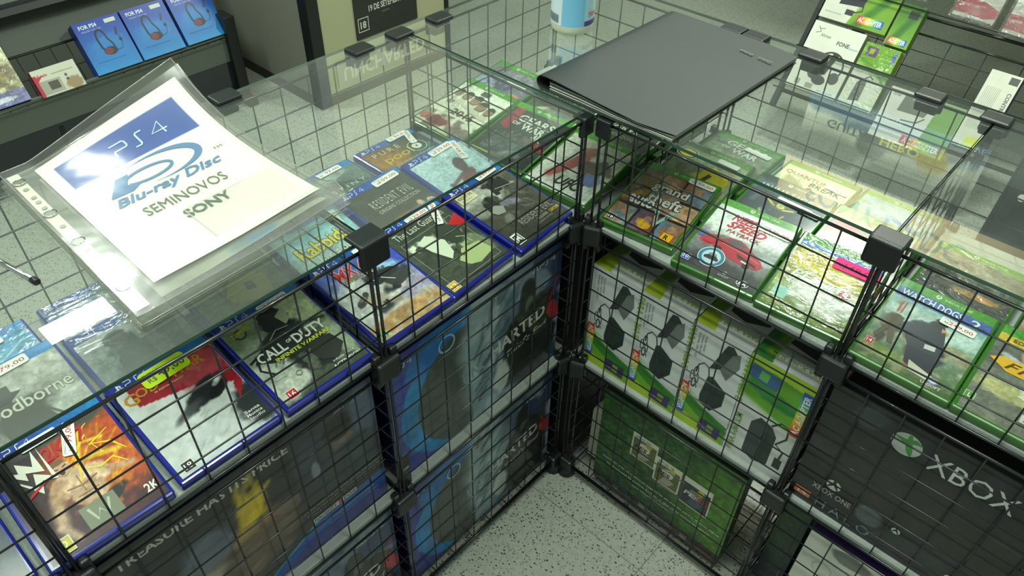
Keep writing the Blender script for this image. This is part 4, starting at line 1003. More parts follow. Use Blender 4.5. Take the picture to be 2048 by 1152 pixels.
def d_blu(a): a.T('FIRST LIGHT', .3, .78, .06, (196, 216, 214), w=.6)


def d_mil(a):
    a.R(.30, .04, .66, .075, (190, 150, 90)); a.badge(.03, .03, .11, '18', (70, 76, 74)); a.C(.85, .06, .07, (176, 186, 170), ry=.045)


RB = [
 (.012, .0270, 6, 5.8, gta_ops(), d_gta, [(.80, .92, -2, '199,00', {'w': .046, 'h': .013})], 'green game case with a mosaic of small scenes and blocky white lettering', 'gloss'),
 (.006, .1710, 4.5, 6, [('v', (70, 70, 72), (214, 226, 216)), ('e', .5, .75, .7, .3, 0, (218, 230, 220), .7), ('e', .50, .40, .34, .10, -12, (170, 50, 60), .3), ('e', .44, .47, .2, .07, -8, (120, 110, 112), .4), ('e', .18, .40, .13, .09, 0, (170, 50, 60), .35), ('e', .05, .44, .1, .06, 0, (90, 96, 130), .5), ('e', .75, .36, .09, .08, 0, (60, 50, 54), .4), ('e', .92, .40, .16, .07, 0, (150, 166, 162), .7), ('l', .3, .38, .66, .33, .02, (96, 30, 40)),
   ('e', .5, .06, .8, .2, 0, (66, 66, 68), .7), ('n', 10, .12), GB], d_nfs, [(.80, .79, -2, '249,00', {'w': .050, 'h': .014})], 'green game case with a red car and a round blue seal', 'gloss'),
 (.012, .3085, 4, 6, [('v', (110, 130, 70), (196, 190, 110)), ('r', 0, .84, 1, .905, (50, 120, 190), (50, 120, 190)), ('e', .25, .68, .3, .14, 0, (200, 184, 60), .6), ('e', .6, .58, .25, .12, 10, (214, 206, 80), .6), ('m', 9, .52, (150, 140, 60), .6, (0, .5, 1, .84)), ('e', .6, .3, .5, .26, 0, (206, 214, 196), .6), ('m', 8, .56, (96, 120, 60), .5, (0, 0, 1, .5)), ('e', .75, .45, .08, .05, 0, (150, 60, 60), .5), ('n', 10, .15), GB], d_pes,
   [(.72, .775, 0, '149,00', {'w': .066, 'h': .024, 'c': (236, 40, 130), 'tc': (150, 20, 80), 'small': ('', 'R$')})], 'shrink-wrapped green game case with bright glare and a pink price sticker', 'film'),
 (.011, .4490, 0, 6, [('v', (90, 110, 70), (150, 196, 200)), ('r', 0, .78, 1, .905, (66, 96, 160), (66, 96, 170)), ('e', .5, .62, .6, .14, 0, (176, 200, 190), .7), ('e', .6, .42, .6, .12, 0, (150, 150, 120), .6), ('e', .44, .50, .2, .16, 20, (66, 70, 80), .3), ('e', .55, .64, .09, .06, -10, (60, 62, 66), .3), ('e', .60, .32, .18, .2, 30, (62, 64, 72), .35), ('e', .14, .46, .1, .14, 0, (96, 92, 70), .4), ('l', .26, .46, .1, .20, .04, (70, 70, 66)), ('l', .45, .28, .50, .1, .05, (80, 76, 70)),
   ('e', .3, .12, .35, .08, 0, (130, 150, 80), .6), ('e', .66, .6, .03, .03, 0, (190, 150, 90), .4), ('e', .52, .14, .05, .04, 0, (190, 96, 70), .4), ('m', 9, .58, (176, 170, 140), .5, (0, 0, 1, .45)), ('l', .1, .74, .14, .62, .012, (170, 110, 90)), ('n', 12, .16), GB], d_wd, [(.72, .72, -2, '249,00', {'w': .046, 'h': .013})], 'green game case with a crouching man in a cap under a blue title', 'gloss'),
 (.011, .5850, 0, 6, [('v', (120, 126, 110), (90, 94, 90)), ('r', 0, .82, 1, .905, (214, 186, 60), (206, 176, 60)), ('e', .36, .74, .09, .11, 0, (176, 130, 104), .3), ('e', .36, .79, .08, .05, 0, (60, 50, 44), .3), ('e', .70, .70, .11, .13, 0, (180, 134, 106), .3), ('e', .70, .77, .10, .05, 0, (80, 62, 48), .3), ('e', .28, .64, .2, .06, -20, (176, 186, 190), .4), ('e', .8, .6, .2, .06, 0, (170, 60, 60), .5), ('e', .5, .34, .5, .12, 0, (176, 176, 120), .7), ('e', .55, .40, .14, .07, 0, (200, 206, 176), .4), ('e', .8, .28, .2, .06, 0, (120, 60, 56), .5), ('n', 10, .14), GB], d_f17, [], 'shrink-wrapped green game case with two faces and a yellow banner', 'film'),
 (.120, .0210, 1, 5, [('v', (110, 130, 90), (150, 166, 130)), ('e', .66, .55, .26, .16, 20, (206, 196, 50), .35), ('e', .58, .58, .1, .06, 0, (70, 70, 50), .3), ('m', 12, .55, (176, 176, 90), .6, (.4, .3, 1, .7)), ('e', .85, .8, .1, .08, 0, (150, 130, 100), .4), ('n', 12, .16), GB], d_fx, [(.72, .86, -2, '')], 'green game case with a footballer in yellow and a round yellow seal', 'gloss'),
 (.120, .1700, 1, 5, [('v', (40, 50, 56), (34, 56, 60)), ('e', .46, .62, .16, .08, 0, (70, 76, 60), .5), ('e', .48, .62, .05, .05, 0, (226, 206, 40), .3), ('l', .28, .66, .4, .60, .012, (210, 196, 60)), ('l', .54, .58, .66, .62, .012, (210, 196, 60)), ('l', .28, .48, .34, .40, .012, (210, 196, 60)), ('l', .6, .5, .56, .42, .012, (190, 180, 60)), ('m', 8, .6, (90, 120, 136), .5), ('n', 10, .2)], d_inj, [(.62, .70, -3, '', {'w': .06, 'h': .011}), (.84, .67, -3, '129,00', {'w': .036})], 'dark game case with a yellow armoured mask behind the red car one', 'gloss'),
 (.122, .3070, 1, 5, [('v', (150, 96, 80), (120, 96, 70)), ('q', [(0, .5), (.1, .9), (.35, .9), (.32, .4)], (206, 66, 56)), ('e', .65, .5, .25, .2, 30, (190, 130, 100), .5), ('l', .5, .3, .8, .7, .04, (206, 160, 130)), ('m', 9, .55, (96, 70, 56), .6), ('s', 10, (220, 196, 150), .6, (.3, .2, .9, .7), .15, 30), ('n', 10, .2), GB], lambda a: a.T('TEKKEN', .3, .78, .06, (200, 190, 150), w=.5, shear=.3), [(.9, .8, 0, '', {'w': .02, 'h': .012})], 'green game case with a red corner and muscular arm behind the shrink-wrapped one', 'gloss'),
 (.226, .0250, 0, 0, [('v', (110, 130, 106), (120, 146, 116)), ('e', .5, .5, .4, .16, 0, (150, 156, 130), .6), ('e', .62, .42, .1, .1, 0, (96, 84, 76), .4), ('m', 9, .52, (90, 100, 84), .6), ('e', .8, .5, .12, .06, 0, (150, 90, 84), .5), ('n', 12, .2), GB], lambda a: d_gear(a, .66), [(.72, .80, -3, '', {'w': .05, 'h': .013})], 'pale green game case with slanted white lettering at the back of the right bay', 'gloss'),
 (.224, .1700, 0, 0, [('v', (206, 216, 176), (214, 224, 186)), ('e', .25, .55, .14, .2, 40, (150, 156, 120), .5), ('s', 26, (110, 116, 90), .6, (.1, .3, .5, .85), .16, -50), ('e', .52, .42, .08, .14, 0, (96, 92, 66), .3), ('e', .50, .58, .04, .05, 0, (70, 62, 46), .3), ('n', 10, .1), GB], d_qb, [(.8, .74, -3, '79,00', {'w': .04})], 'white game case with a standing man and thin grey lettering', 'gloss'),
 (.230, .3090, 0, 0, [('v', (150, 176, 150), (120, 156, 176)), ('e', .4, .7, .3, .12, 0, (150, 186, 200), .7), ('e', .6, .55, .4, .12, 0, (110, 140, 170), .7), ('n', 10, .12), GB], d_blu, [], 'pale blue game case at the back of the right bay', 'gloss'),
 (.165, .4560, 0, 2, [('v', (50, 56, 54), (110, 120, 110)), ('e', .3, .75, .22, .14, 0, (130, 140, 132), .5), ('e', .7, .72, .2, .14, 0, (120, 128, 118), .5), ('e', .6, .4, .3, .06, 0, (170, 130, 80), .4), ('m', 9, .54, (80, 88, 84), .7), ('n', 10, .25), GB], d_mil, [], 'dark military game case behind the crouching man one', 'film'),
 (.120, .6000, 0, 5, [('v', (70, 80, 76), (226, 176, 100)), ('e', .4, .35, .35, .2, 0, (66, 74, 72), .5), ('e', .3, .4, .05, .04, 0, (60, 66, 62), .3), ('n', 10, .15), GB], None, [(.4, .88, 0, '')], 'green game case with an orange sky, right of the military one', 'film'),
]
for i, (f, s, rot, tilt, ops, dec, pr, lab, mt) in enumerate(RB):
    game('R', f, s, rot, tilt, 'green', ops, lab, dec, pr, mt, seed=120 + i)

# ------------------------------------------------------------------ cartons
def carton(name, m4, w, h, d, front, label, cat='box', group=None, side=(200, 200, 190), sides=None, top=None, left=None, mat='carton', bev=.0012):
    """face lower-left corner at the frame's origin, local X right, Y up, Z out of the face"""
    root = empty(name, m4, label, cat, group)
    m = MB(); m.box((0, 0, -d), (w, h, 0), bev=bev, seg=1, col=lin(side))
    m.build('carton_body', M['carton'], root)
    if front: front.build('front_print', M[mat], root, org=(0, 0, .0003))
    if top:   # printed on the upper side, reads from the front
        top.build('top_print', M['carton'], root, m4=frame((0, h + .0003, 0), (1, 0, 0), (0, 0, -1), (0, 1, 0)), org=(0, 0, 0))
    if left:
        left.build('side_print', M['carton'], root, m4=frame((-.0003, 0, -d), (0, 0, 1), (0, 1, 0), (-1, 0, 0)), org=(0, 0, 0))
    return root


def FL(x, y, z): return frame((x, y, z), (0, 1, 0), (0, 0, 1), (1, 0, 0))
def FR(x, y, z): return frame((x, y, z), (1, 0, 0), (0, 0, 1), (0, -1, 0))


def art_ps(seed):
    w, h = .392, .278
    a = Art(w, h, [('f', (52, 62, 150)), ('e', .34, .42, .30, .33, 0, (24, 130, 190), .04), ('e', .26, .9, .2, .10, 30, (30, 110, 180), .1), ('e', .43, .42, .30, .33, 0, (70, 78, 72), .03),
                   ('r', .44, 0, 1, 1, (120, 146, 160), (50, 70, 96)), ('e', .5, .6, .12, .4, 0, (150, 176, 180), .9), ('e', .9, .8, .16, .3, 0, (44, 62, 96), .8), ('m', 9, .52, (176, 190, 192), .6, (.44, 0, 1, 1)), ('s', 40, (60, 76, 90), .6, (.44, .1, .62, .9), .1, 60),
                   ('e', .80, .30, .17, .26, 10, (24, 28, 28), .2), ('e', .78, .72, .055, .11, 0, (36, 40, 40), .2), ('e', .795, .66, .03, .05, 0, (96, 92, 84), .4), ('e', .86, .55, .11, .1, 20, (26, 30, 30), .25), ('l', .70, .5, .66, .1, .04, (34, 38, 38)), ('l', .9, .4, .93, .05, .03, (34, 38, 38)),
                   ('e', .62, .2, .05, .1, 0, (190, 200, 196), .5), ('n', 14, .2), ('e', .96, .46, .035, .07, 20, (170, 40, 50), .3), ('l', .93, .56, .98, .72, .006, (150, 50, 60))], seed=seed)
    a.T('UNC', .385, .385, .10, (140, 158, 160), w=.15, bold=.03, rot=5); a.T('HARTED', .555, .43, .105, (204, 204, 192), w=.35, bold=.04, rot=5); a.T('4', .915, .41, .16, (186, 40, 50), w=.055, bold=.05)
    a.T("A Thief's End", .58, .33, .055, (200, 200, 190), w=.34, shear=.3, rot=5)
    a.ps4(.80, .895, .05, w=.15)
    a.C(.30, .84, .045, (150, 190, 206), r2=.036); a.ps4(.02, .90, .045, w=.10); a.K([(.46, .32), (.54, .30), (.56, .2), (.48, .16)], .002, (150, 170, 176)); a.K([(.47, .55), (.53, .6), (.58, .56)], .0015, (130, 150, 160))
    return a


sideL = Art(.2, .278, [('v', (16, 26, 90), (18, 26, 70)), ('n', 6, .2)])
carton('console_box', FL(-.022, -.402, .358), .392, .278, .2, art_ps(3), 'blue games console box with a climbing man, middle tier beside the inner corner', 'box', 'console boxes in the left counter', side=(22, 30, 90), left=sideL, mat='gloss')
carton('console_box', FL(-.022, -.402, .0265), .392, .278, .2, art_ps(4), 'blue games console box with a climbing man, bottom tier beside the inner corner', 'box', 'console boxes in the left counter', side=(22, 30, 90), mat='gloss')
carton('console_box', FL(-.022, -.820, .0265), .392, .278, .2, art_ps(5), 'blue games console box at the bottom of the middle left bay', 'box', 'console boxes in the left counter', side=(22, 30, 90), mat='gloss')
carton('console_box', FL(-.022, -1.235, .358), .392, .278, .2, Art(.392, .278, [('v', (24, 34, 110), (34, 44, 60)), ('n', 8, .3)]), 'dark blue box in the leftmost bay', 'box', None, side=(22, 26, 60))

a = Art(.392, .278, [('f', (36, 40, 40)), ('e', .30, .60, .1, .1, 0, (104, 112, 130), .7), ('e', .46, .66, .05, .12, -20, (196, 166, 30), .9), ('s', 36, (214, 186, 40), .8, (.42, .46, .50, .86), .06, 70), ('s', 14, (150, 70, 30), .7, (.42, .44, .52, .6), .05, 60), ('e', .42, .5, .05, .04, 0, (196, 150, 40), .5), ('e', .38, .34, .24, .12, 12, (96, 80, 66), .5), ('e', .22, .4, .12, .05, 20, (160, 150, 136), .5), ('m', 9, .54, (86, 72, 60), .8, (.1, .12, .56, .6)), ('s', 30, (130, 120, 106), .5, (.1, .2, .55, .55), .06, 20),
                     ('e', .60, .52, .06, .04, 0, (110, 96, 84), .4), ('r', .64, .36, 1, 1, (42, 46, 50), (60, 70, 86)), ('e', .84, .70, .09, .15, 10, (52, 50, 50), .3), ('e', .85, .68, .05, .08, 10, (110, 96, 88), .4), ('e', .84, .80, .07, .06, 0, (26, 26, 28), .3), ('e', .72, .70, .06, .12, 0, (50, 56, 70), .5), ('e', .72, .62, .02, .05, 0, (130, 136, 150), .4), ('e', .95, .8, .06, .14, 0, (86, 100, 126), .6), ('e', .87, .50, .14, .12, 0, (44, 54, 64), .4), ('m', 8, .6, (90, 100, 120), .5, (.64, .4, 1, 1)), ('n', 12, .25),
                     ('q', [(.38, 0), (.72, .24), (1, .24), (1, 0)], (28, 84, 160)), ('q', [(.46, 0), (.62, .11), (1, .11), (1, 0)], (62, 66, 130)), ('l', .38, .01, .72, .25, .006, (40, 150, 196))], seed=9)
a.T('A TREASURE HAS ITS PRICE', .0, .885, .055, (190, 192, 180), w=.64, bold=.03)
a.ps4(.83, .915, .045, (150, 156, 150), w=.13)
for i, t in enumerate(('A NEW FORTUNE HUNTER LEAVES THE WORLD', 'behind, Nathan Drake must decide what he is', 'willing to sacrifice to save the ones he loves')): a.T(t, .63 + .01 * i, .345 - .028 * i, .014, (160, 162, 150), w=.36)
a.R(.66, .225, .86, .262, (180, 182, 170)); a.T('NAUGHTY', .665, .23, .026, (40, 42, 42), w=.10, bold=.04); a.R(.775, .228, .795, .26, (190, 40, 50)); a.T('DOG', .80, .23, .026, (40, 42, 42), w=.055, bold=.04)
a.T('PlayStation Network', .74, .155, .018, (150, 160, 190), w=.2); a.T('Discover a new world of entertainment', .72, .12, .012, (150, 160, 190), w=.24)
a.T('UNCHARTED COLLECTION', .30, .10, .02, (130, 126, 110), w=.22)
carton('console_box', FL(-.022, -.820, .358), .392, .278, .2, a, 'black console box lettered A TREASURE HAS ITS PRICE, middle tier of the left counter', 'box', None, side=(16, 22, 60), mat='gloss')


RAIN = [(200, 50, 50), (226, 140, 40), (226, 210, 50), (120, 190, 110), (50, 130, 190), (30, 70, 170)]


def rainbow(a, x0, y0, x1, y1, vertical=True, rev=False, txt='AC ADAPTER'):
    n = 12
    for i in range(n):
        f = i / n * 5; k = int(f); g = f - k
        c = [RAIN[k][j] * (1 - g) + RAIN[min(5, k + 1)][j] * g for j in range(3)]
        ii = (n - 1 - i) if rev else i
        if vertical: a.R(x0, y1 - (y1 - y0) * (ii + 1) / n, x1, y1 - (y1 - y0) * ii / n, c)
        else: a.R(x0 + (x1 - x0) * ii / n, y0, x0 + (x1 - x0) * (ii + 1) / n, y1, c)
    if vertical:
        if rev: a.T(txt, x0 + (x1 - x0) * .85, y0 + (y1 - y0) * .05, (x1 - x0) * a.w / a.h * .65, (232, 236, 230), w=(y1 - y0) * .9 * a.h / a.w, rot=90, bold=.03)
        else: a.T(txt, x0 + (x1 - x0) * .18, y1 - (y1 - y0) * .05, (x1 - x0) * a.w / a.h * .65, (232, 236, 230), w=(y1 - y0) * .9 * a.h / a.w, rot=-90, bold=.03)
    else:
        a.T(txt, x0 + (x1 - x0) * .05, y0 + (y1 - y0) * .18, (y1 - y0) * .65, (232, 236, 230), w=(x1 - x0) * .9, bold=.03)


def cordart(a, x, y, sx, sy, c=(50, 54, 54), wd=.0016):
    pts = [(math.sin(t * .9) * .5 * sx + x, y - t / 12 * sy + math.sin(t * 1.8) * .03) for t in np.linspace(0, 12, 40)]
    a.K(pts, wd, c)


def art_adapter(seed):
    a = Art(.1, .236, [('f', (206, 212, 208)), ('q', [(0, .40), (.3, .30), (.7, .235), (1, .20), (1, 0), (0, 0)], (60, 130, 44)), ('q', [(0, .26), (.4, .16), (1, .07), (1, 0), (0, 0)], (110, 170, 36)), ('l', 0, .32, 1, .14, .04, (40, 110, 36), .7), ('q', [(0, .14), (1, 0), (0, 0)], (170, 200, 40)), ('l', 0, .41, .5, .27, .05, (150, 190, 120), .6), ('n', 5, .04)], seed=seed)
    a.P([(.42, .66), (.62, .94), (.72, .95), (.86, .88), (.88, .80), (.74, .63), (.60, .70)], (56, 64, 60)); a.P([(.60, .70), (.74, .63), (.90, .80), (.86, .92), (.74, .88)], (110, 118, 112))
    a.P([(.38, .37), (.44, .58), (.52, .60), (.80, .52), (.80, .38), (.62, .27), (.40, .30)], (44, 58, 56)); a.P([(.62, .33), (.80, .45), (.80, .38), (.62, .27)], (36, 48, 46))
    a.K([(.46, .58), (.42, .66), (.32, .68), (.24, .64), (.22, .56)], .0022, (46, 54, 52)); cordart(a, .2, .60, .12, .2); cordart(a, .24, .58, -.1, .18)
    a.T('PARA X-360 E', .96, .94, .055, (130, 170, 40), w=.95, rot=-90, bold=.02)
    for i in range(3): a.T('Entrada: 100-245V', .12 + .06 * i, .92, .016, (110, 114, 110), w=.55 - .1 * i, rot=-90)
    rainbow(a, .02, .10, .17, .42)
    a.R(.50, .035, .90, .15, (66, 50, 96), -4); a.R(.66, .06, .78, .135, (120, 150, 60), -4); a.T('X-360', .52, .07, .03, (190, 180, 210), w=.12, rot=-4)
    return a


def art_adtop(seed, fl=0):
    a = Art(.1, .19, [('f', (190, 194, 188)), ('q', [(0, 0), (0, .5), (.25, .2), (.35, 0)], (150, 170, 40)), ('e', .10, .35, .16, .3, 0, (96, 130, 40), .6), ('n', 6, .06)], seed=seed)
    a.P([(.30, .30), (.20, .62), (.60, .70), (.92, .52), (.95, .34), (.60, .26)], (52, 54, 54)); a.K([(.85, .5), (1, .56), (.98, .72), (.8, .8), (.5, .78)], .002, (50, 52, 52))
    a.T('PARA X-360 E', .96, .16, .05, (130, 160, 40), w=.7, rot=180, bold=.02)
    return a


for i, (x, z, lab) in enumerate(((.0255, .357, 'white and green power adapter box beside the inner corner post, leftmost of four'), (.1255, .357, 'white and green power adapter box, second from the inner corner'), (.2275, .357, 'white and green power adapter box, third from the inner corner'))):
    carton('adapter_box', FR(x, .021, z), .099, .236, .19, art_adapter(i + 1), lab, 'box', 'power adapter boxes in the right counter', side=(206, 210, 204), top=art_adtop(i + 11))
a = Art(.108, .236, [('f', (206, 210, 204)), ('q', [(0, .98), (0, .62), (.5, .56), (1, .50), (1, .98)], (96, 160, 44)), ('e', .5, .72, .5, .12, -10, (50, 130, 60), .5), ('l', 0, .62, 1, .48, .05, (170, 200, 150), .7), ('q', [(0, 1), (0, .9), (.4, .93), (1, .88), (1, 1)], (160, 196, 50)), ('n', 5, .05)])
a.P([(.30, .10), (.30, .42), (.42, .50), (.62, .47), (.72, .40), (.72, .10), (.50, .06)], (58, 68, 66)); a.P([(.50, .06), (.52, .40), (.72, .40), (.72, .10)], (46, 56, 54))
a.K([(.6, .48), (.72, .55), (.84, .54), (.86, .44), (.74, .34), (.88, .30), (.86, .22)], .0035, (52, 58, 56)); a.R(.80, .12, .92, .22, (48, 54, 52))
a.T('PARA X-360 SLIM', .16, .04, .06, (120, 160, 60), w=.85, rot=90, bold=.02); rainbow(a, .84, .50, .99, .92, True, True); a.R(.05, .80, .50, .92, (60, 96, 140), -6); a.R(.2, .82, .34, .9, (96, 170, 90), -6)
b = Art(.108, .19, [('f', (190, 194, 186)), ('q', [(0, 0), (0, 1), (.35, 1), (.2, .3), (.3, 0)], (50, 120, 50)), ('l', .2, .1, .3, .9, .08, (110, 150, 40)), ('n', 6, .06)])
b.T('PARA X-360 SLIM', 1.0, .14, .05, (120, 150, 50), w=.8, rot=180, bold=.02); b.P([(.30, .30), (.34, .46), (.95, .44), (.96, .24)], (44, 46, 46)); b.K([(.4, .5), (.5, .7), (.7, .66), (.85, .6)], .003, (46, 48, 48))
carton('adapter_box', FR(.3285, .021, .357), .108, .236, .19, a, 'power adapter box with a green upper half, fourth from the inner corner', 'box', None, side=(200, 206, 198), top=b)

# green football poster box in the bottom tier
a = Art(.306, .285, [('v', (30, 62, 34), (44, 84, 40)), ('m', 40, .5, (70, 120, 50), .6), ('m', 26, .55, (40, 84, 40), .6), ('e', .95, .5, .3, .5, 0, (110, 160, 40), 1.0, .5), ('n', 40, .25), ('r', 0, 0, 1, .10, (50, 56, 54), (56, 54, 50))], res=.0028, seed=4)
for i, (x, y, wd) in enumerate(((.25, .52, .19), (.44, .43, .19), (.64, .40, .21))):
    h2 = wd * 1.36
    a.R(x, y, x + wd, y + h2, (206, 210, 190)); a.R(x + .01, y + .01, x + wd - .01, y + h2 - .055, (96, 100, 60) if i < 2 else (56, 62, 66))
    a.C(x + wd * .5, y + h2 * .55, wd * .22, (206, 206, 190) if i < 2 else (110, 116, 110)); a.C(x + wd * .65, y + h2 * .72, wd * .12, (180, 170, 50)); a.P([(x + wd * .25, y + .02), (x + wd * .45, y + h2 * .45), (x + wd * .8, y + h2 * .3), (x + wd * .6, y + .02)], (160, 156, 140) if i < 2 else (70, 84, 96))
    a.T('PES', x + wd * .12, y + h2 * .38, .045, (30, 32, 30) if i < 2 else (226, 226, 220), w=wd * .5, bold=.05, shear=.2)
    a.T(['XBOX 360', 'PS3', ''][i] or ' ', x + wd * .1, y + h2 - .045, .022, (120, 126, 110), w=wd * .6)
    if i == 2: a.T('2013', x + wd * .5, y + h2 * .37, .05, (180, 60, 50), w=wd * .42, bold=.04)
a.T('Player ID traz os melhores jogadores do mundo para a disputa digital', .06, .30, .024, (206, 214, 196), w=.90, bold=.01); a.T('Professional Evolution Soccer, o que voce nunca imaginou', .10, .245, .024, (206, 214, 196), w=.80, bold=.01); a.T('www.konami.com/pes', .30, .195, .022, (206, 214, 196), w=.3)
for i in range(7): a.R(.06 + .11 * i, .03, .11 + .11 * i, .07, [(60, 110, 70), (120, 126, 124), (60, 96, 110), (150, 156, 150), (96, 100, 96), (110, 100, 84), (150, 150, 146)][i])
a.T('KONAMI', .84, .035, .025, (190, 70, 50), w=.12, bold=.02)
carton('poster_box', FR(.083, .024, .0265), .306, .285, .035, a, 'green grass football game display box in the bottom tier of the right counter', 'box', None, side=(40, 60, 36), mat='carton')

# black console box
a = Art(.398, .266, [('f', (20, 24, 24)), ('r', 0, .70, 1, 1, (26, 30, 32), (22, 26, 28)), ('e', .5, .48, .5, .16, -4, (36, 38, 34), .3), ('l', .25, .60, 1, .55, .004, (60, 66, 66), .7), ('l', .15, .44, .9, .40, .003, (60, 60, 56), .6), ('e', .62, .14, .3, .1, 10, (40, 44, 46), .3), ('e', .30, .20, .05, .05, 40, (90, 96, 100), .4), ('e', .15, .9, .06, .05, 40, (70, 80, 84), .6, .6), ('m', 6, .6, (44, 50, 54), .5), ('n', 8, .3)], seed=12)
a.C(.285, .855, .052, (176, 184, 176)); a.K([(-.85, .35), (-.2, .25), (.5, .6), (.9, .5)], [.002, .008, .008, .001], (60, 140, 60), .285, .855, .052, .052 * .398 / .266)
a.K([(.0, .95), (.1, .2), (.3, -.4), (.5, -.85)], [.004, .009, .009, .003], (60, 140, 60), .285, .855, .052, .052 * .398 / .266)
a.T('XBOX ONE', .365, .775, .125, (206, 210, 204), w=.52)
a.T('XBOX ONE', .075, .165, .045, (176, 178, 170), w=.155); a.xb(.145, .27, .028, (190, 194, 186), (26, 30, 30)); a.R(.02, .045, .085, .105, (196, 110, 70)); a.T('14', .035, .055, .035, (226, 190, 160), w=.035, bold=.04)
a.T('HALO', .11, .03, .075, (120, 132, 140), w=.22, sp=1.4)
for x, y in ((.40, .22), (.62, .12)): a.xb(x, y, .016, (196, 200, 192), (30, 34, 34))
carton('console_box', FR(.453, .019, .358), .398, .266, .2, a, 'black console box with a white ball logo and large white letters', 'box', None, side=(20, 22, 24), mat='gloss')
a = Art(.34, .275, [('f', (206, 210, 196)), ('e', .22, .92, .1, .05, 0, (120, 124, 116), .3), ('s', 20, (150, 154, 146), .5, (0, .1, 1, .9), .2, 20), ('n', 8, .08)])
a.T('LASER', .16, .50, .07, (130, 134, 128), w=.3, sp=1.2); a.C(.12, .70, .05, (170, 174, 166), r2=.045)
carton('appliance_box', FR(.512, .024, .0265), .34, .275, .2, a, 'plain white box in the bottom tier under the black console box', 'box', None, side=(60, 40, 96))
carton('accessory_box', FR(.452, .06, .0265), .05, .27, .12, Art(.05, .27, [('v', (40, 44, 60), (50, 90, 40)), ('n', 8, .3)]), 'narrow dark green and purple box left of the white box', 'box', None, side=(30, 36, 40))
# white bag in the dark corner of the bottom tier
a = Art(.03, .15, [('f', (190, 190, 172)), ('n', 8, .1)])
carton('paper_packet', FR(.040, .06, .0265), .028, .155, .05, a, 'cream paper packet standing beside the green football box', 'packet', None, side=(196, 196, 178))
for (x0, y0, x1, y1, t_) in ((-.40, -.411, -.004, -.005, 'left bay at the inner corner'), (-.40, -.826, -.004, -.419, 'middle left bay'), (.032, .010, .438, .408, 'right bay at the inner corner'), (.448, .010, .854, .408, 'far right bay')):
    root = empty('wire_shelf', Vector((x0, y0, .0235)), f'black wire grid shelf at the bottom of the {t_}', 'wire panel', 'bottom wire shelves')
    W_x, W_y = x1 - x0, y1 - y0
    m = MB(); c_ = [(0, 0, .001), (W_x, 0, .001), (W_x, W_y, .001), (0, W_y, .001)]
    for i in range(4): m.tube([c_[i], c_[(i + 1) % 4]], .0022, 6)
    m.build('panel_frame', M['wire'], root, smooth=True)
    m = MB()
    for i in range(1, 8):
        m.tube([(W_x * i / 8, 0, .0015), (W_x * i / 8, W_y, .0015)], .0013, 6); m.tube([(0, W_y * i / 8, .001), (W_x, W_y * i / 8, .001)], .0013, 6)
    m.build('grid_wires', M['wire'], root, smooth=True)
for z_, h_, t_ in ((.3585, .26, 'middle'), (.0, .30, 'bottom')):
    carton('corner_shade_block', FL(.002, .016, z_), .385, h_, .39, None, f'added black block for shade in the {t_} tier of the corner bay', 'box', None, side=(26, 28, 28), mat='carton')  # dark mass added to stand in for shade inside the corner bay
game('L', -.016, -.990, 0, 5, 'blue', [('v', (40, 50, 60), (90, 110, 120)), ('n', 10, .3), BB], 'blue game case in the leftmost bay, cut by the picture edge', None, [], 'gloss', seed=7)

# black cap and a folded card inside the front post
o = carton('price_card', FL(-.006, -.412, .36) @ Matrix.Rotation(0, 4, 'X'), .022, .075, .003, Art(.022, .075, [('f', (36, 38, 40)), ('r', .1, .55, .9, .6, (150, 150, 146), (150, 150, 146)), ('n', 8, .4)]), 'small dark plastic tag standing behind the front post, middle tier', 'tag', None, side=(150, 156, 150))


# ------------------------------------------------------------------ clear binder of price sleeves
M['seam'] = simple('clear_seam_plastic', (176, 180, 168), 0.25, trans=0.6, coat=0.5)
BR0 = Vector((-.25, -.52, T + .008))
root = empty('ring_binder', BR0, 'clear plastic sleeve binder with a white SEMINOVOS page lying on the glass', 'binder')


def bpos(s, t, z):
    x = -.089 + (-.009) * s + (-.302 + .0 * s) * t
    y = -.627 + .221 * s + (.004 - .012 * s) * t
    return Vector((x, y, z))


def sheetfn(s0, s1, t0, t1, w, h, zb, lift, seed, dr=0.0):
    def f(px, py, pz):
        s = s0 + (s1 - s0) * px / w; t = t0 + (t1 - t0) * py / h
        sc = max(0, s); tc = max(0, t)
        z = T + zb + lift * (min(1.1, sc) ** 1.05) * (min(1.05, tc) ** 4.0) + .0009 * math.sin(5 * s + seed) * math.sin(4 * t + seed * 2)
        z += .004 * max(0, sc - .5) * max(0, .3 - t) * 6 * (zb / .03)
        if zb > .008: z += .011 * math.exp(-((t + .055) / .045) ** 2) * min(1, max(0, s - .25) * 1.6) * (zb / .027)
        p = bpos(s + dr * .5 * t, t, z + pz)
        return p - BR0
    return f


def plain(w, h, nx, ny, fn):
    m = MB()
    vs = [fn(w * i / nx, h * j / ny, 0) for j in range(ny + 1) for i in range(nx + 1)]
    m.add(vs, [(j * (nx + 1) + i, j * (nx + 1) + i + 1, (j + 1) * (nx + 1) + i + 1, (j + 1) * (nx + 1) + i) for j in range(ny) for i in range(nx)])
    return m


for k in range(6):
    fn = sheetfn(-.17 - .006 * (5 - k), 1.05 + .012 * (k % 2), -.125 - .010 * ((k * 2) % 3), 1.06 - .02 * (k % 2), 1, 1, .0015 + .0042 * k, .048 * (k / 5) ** 1.5, k, dr=.02 * ((k % 3) - 1))
    plain(1, 1, 26, 26, fn).build('clear_sleeve', M['sleeve'], root, smooth=True)
# a grey inner page under the front one
g = Art(.21, .29, [('f', (176, 180, 168)), ('e', .55, .03, .16, .03, 0, (90, 150, 190), .4), ('m', 6, .55, (150, 154, 146), .6), ('n', 8, .1)], res=.005)
g.build('inner_page', M['matte'], root, mp=sheetfn(-.01, .99, -.05, .96, .21, .29, .0155, .034, 2), smooth=True)
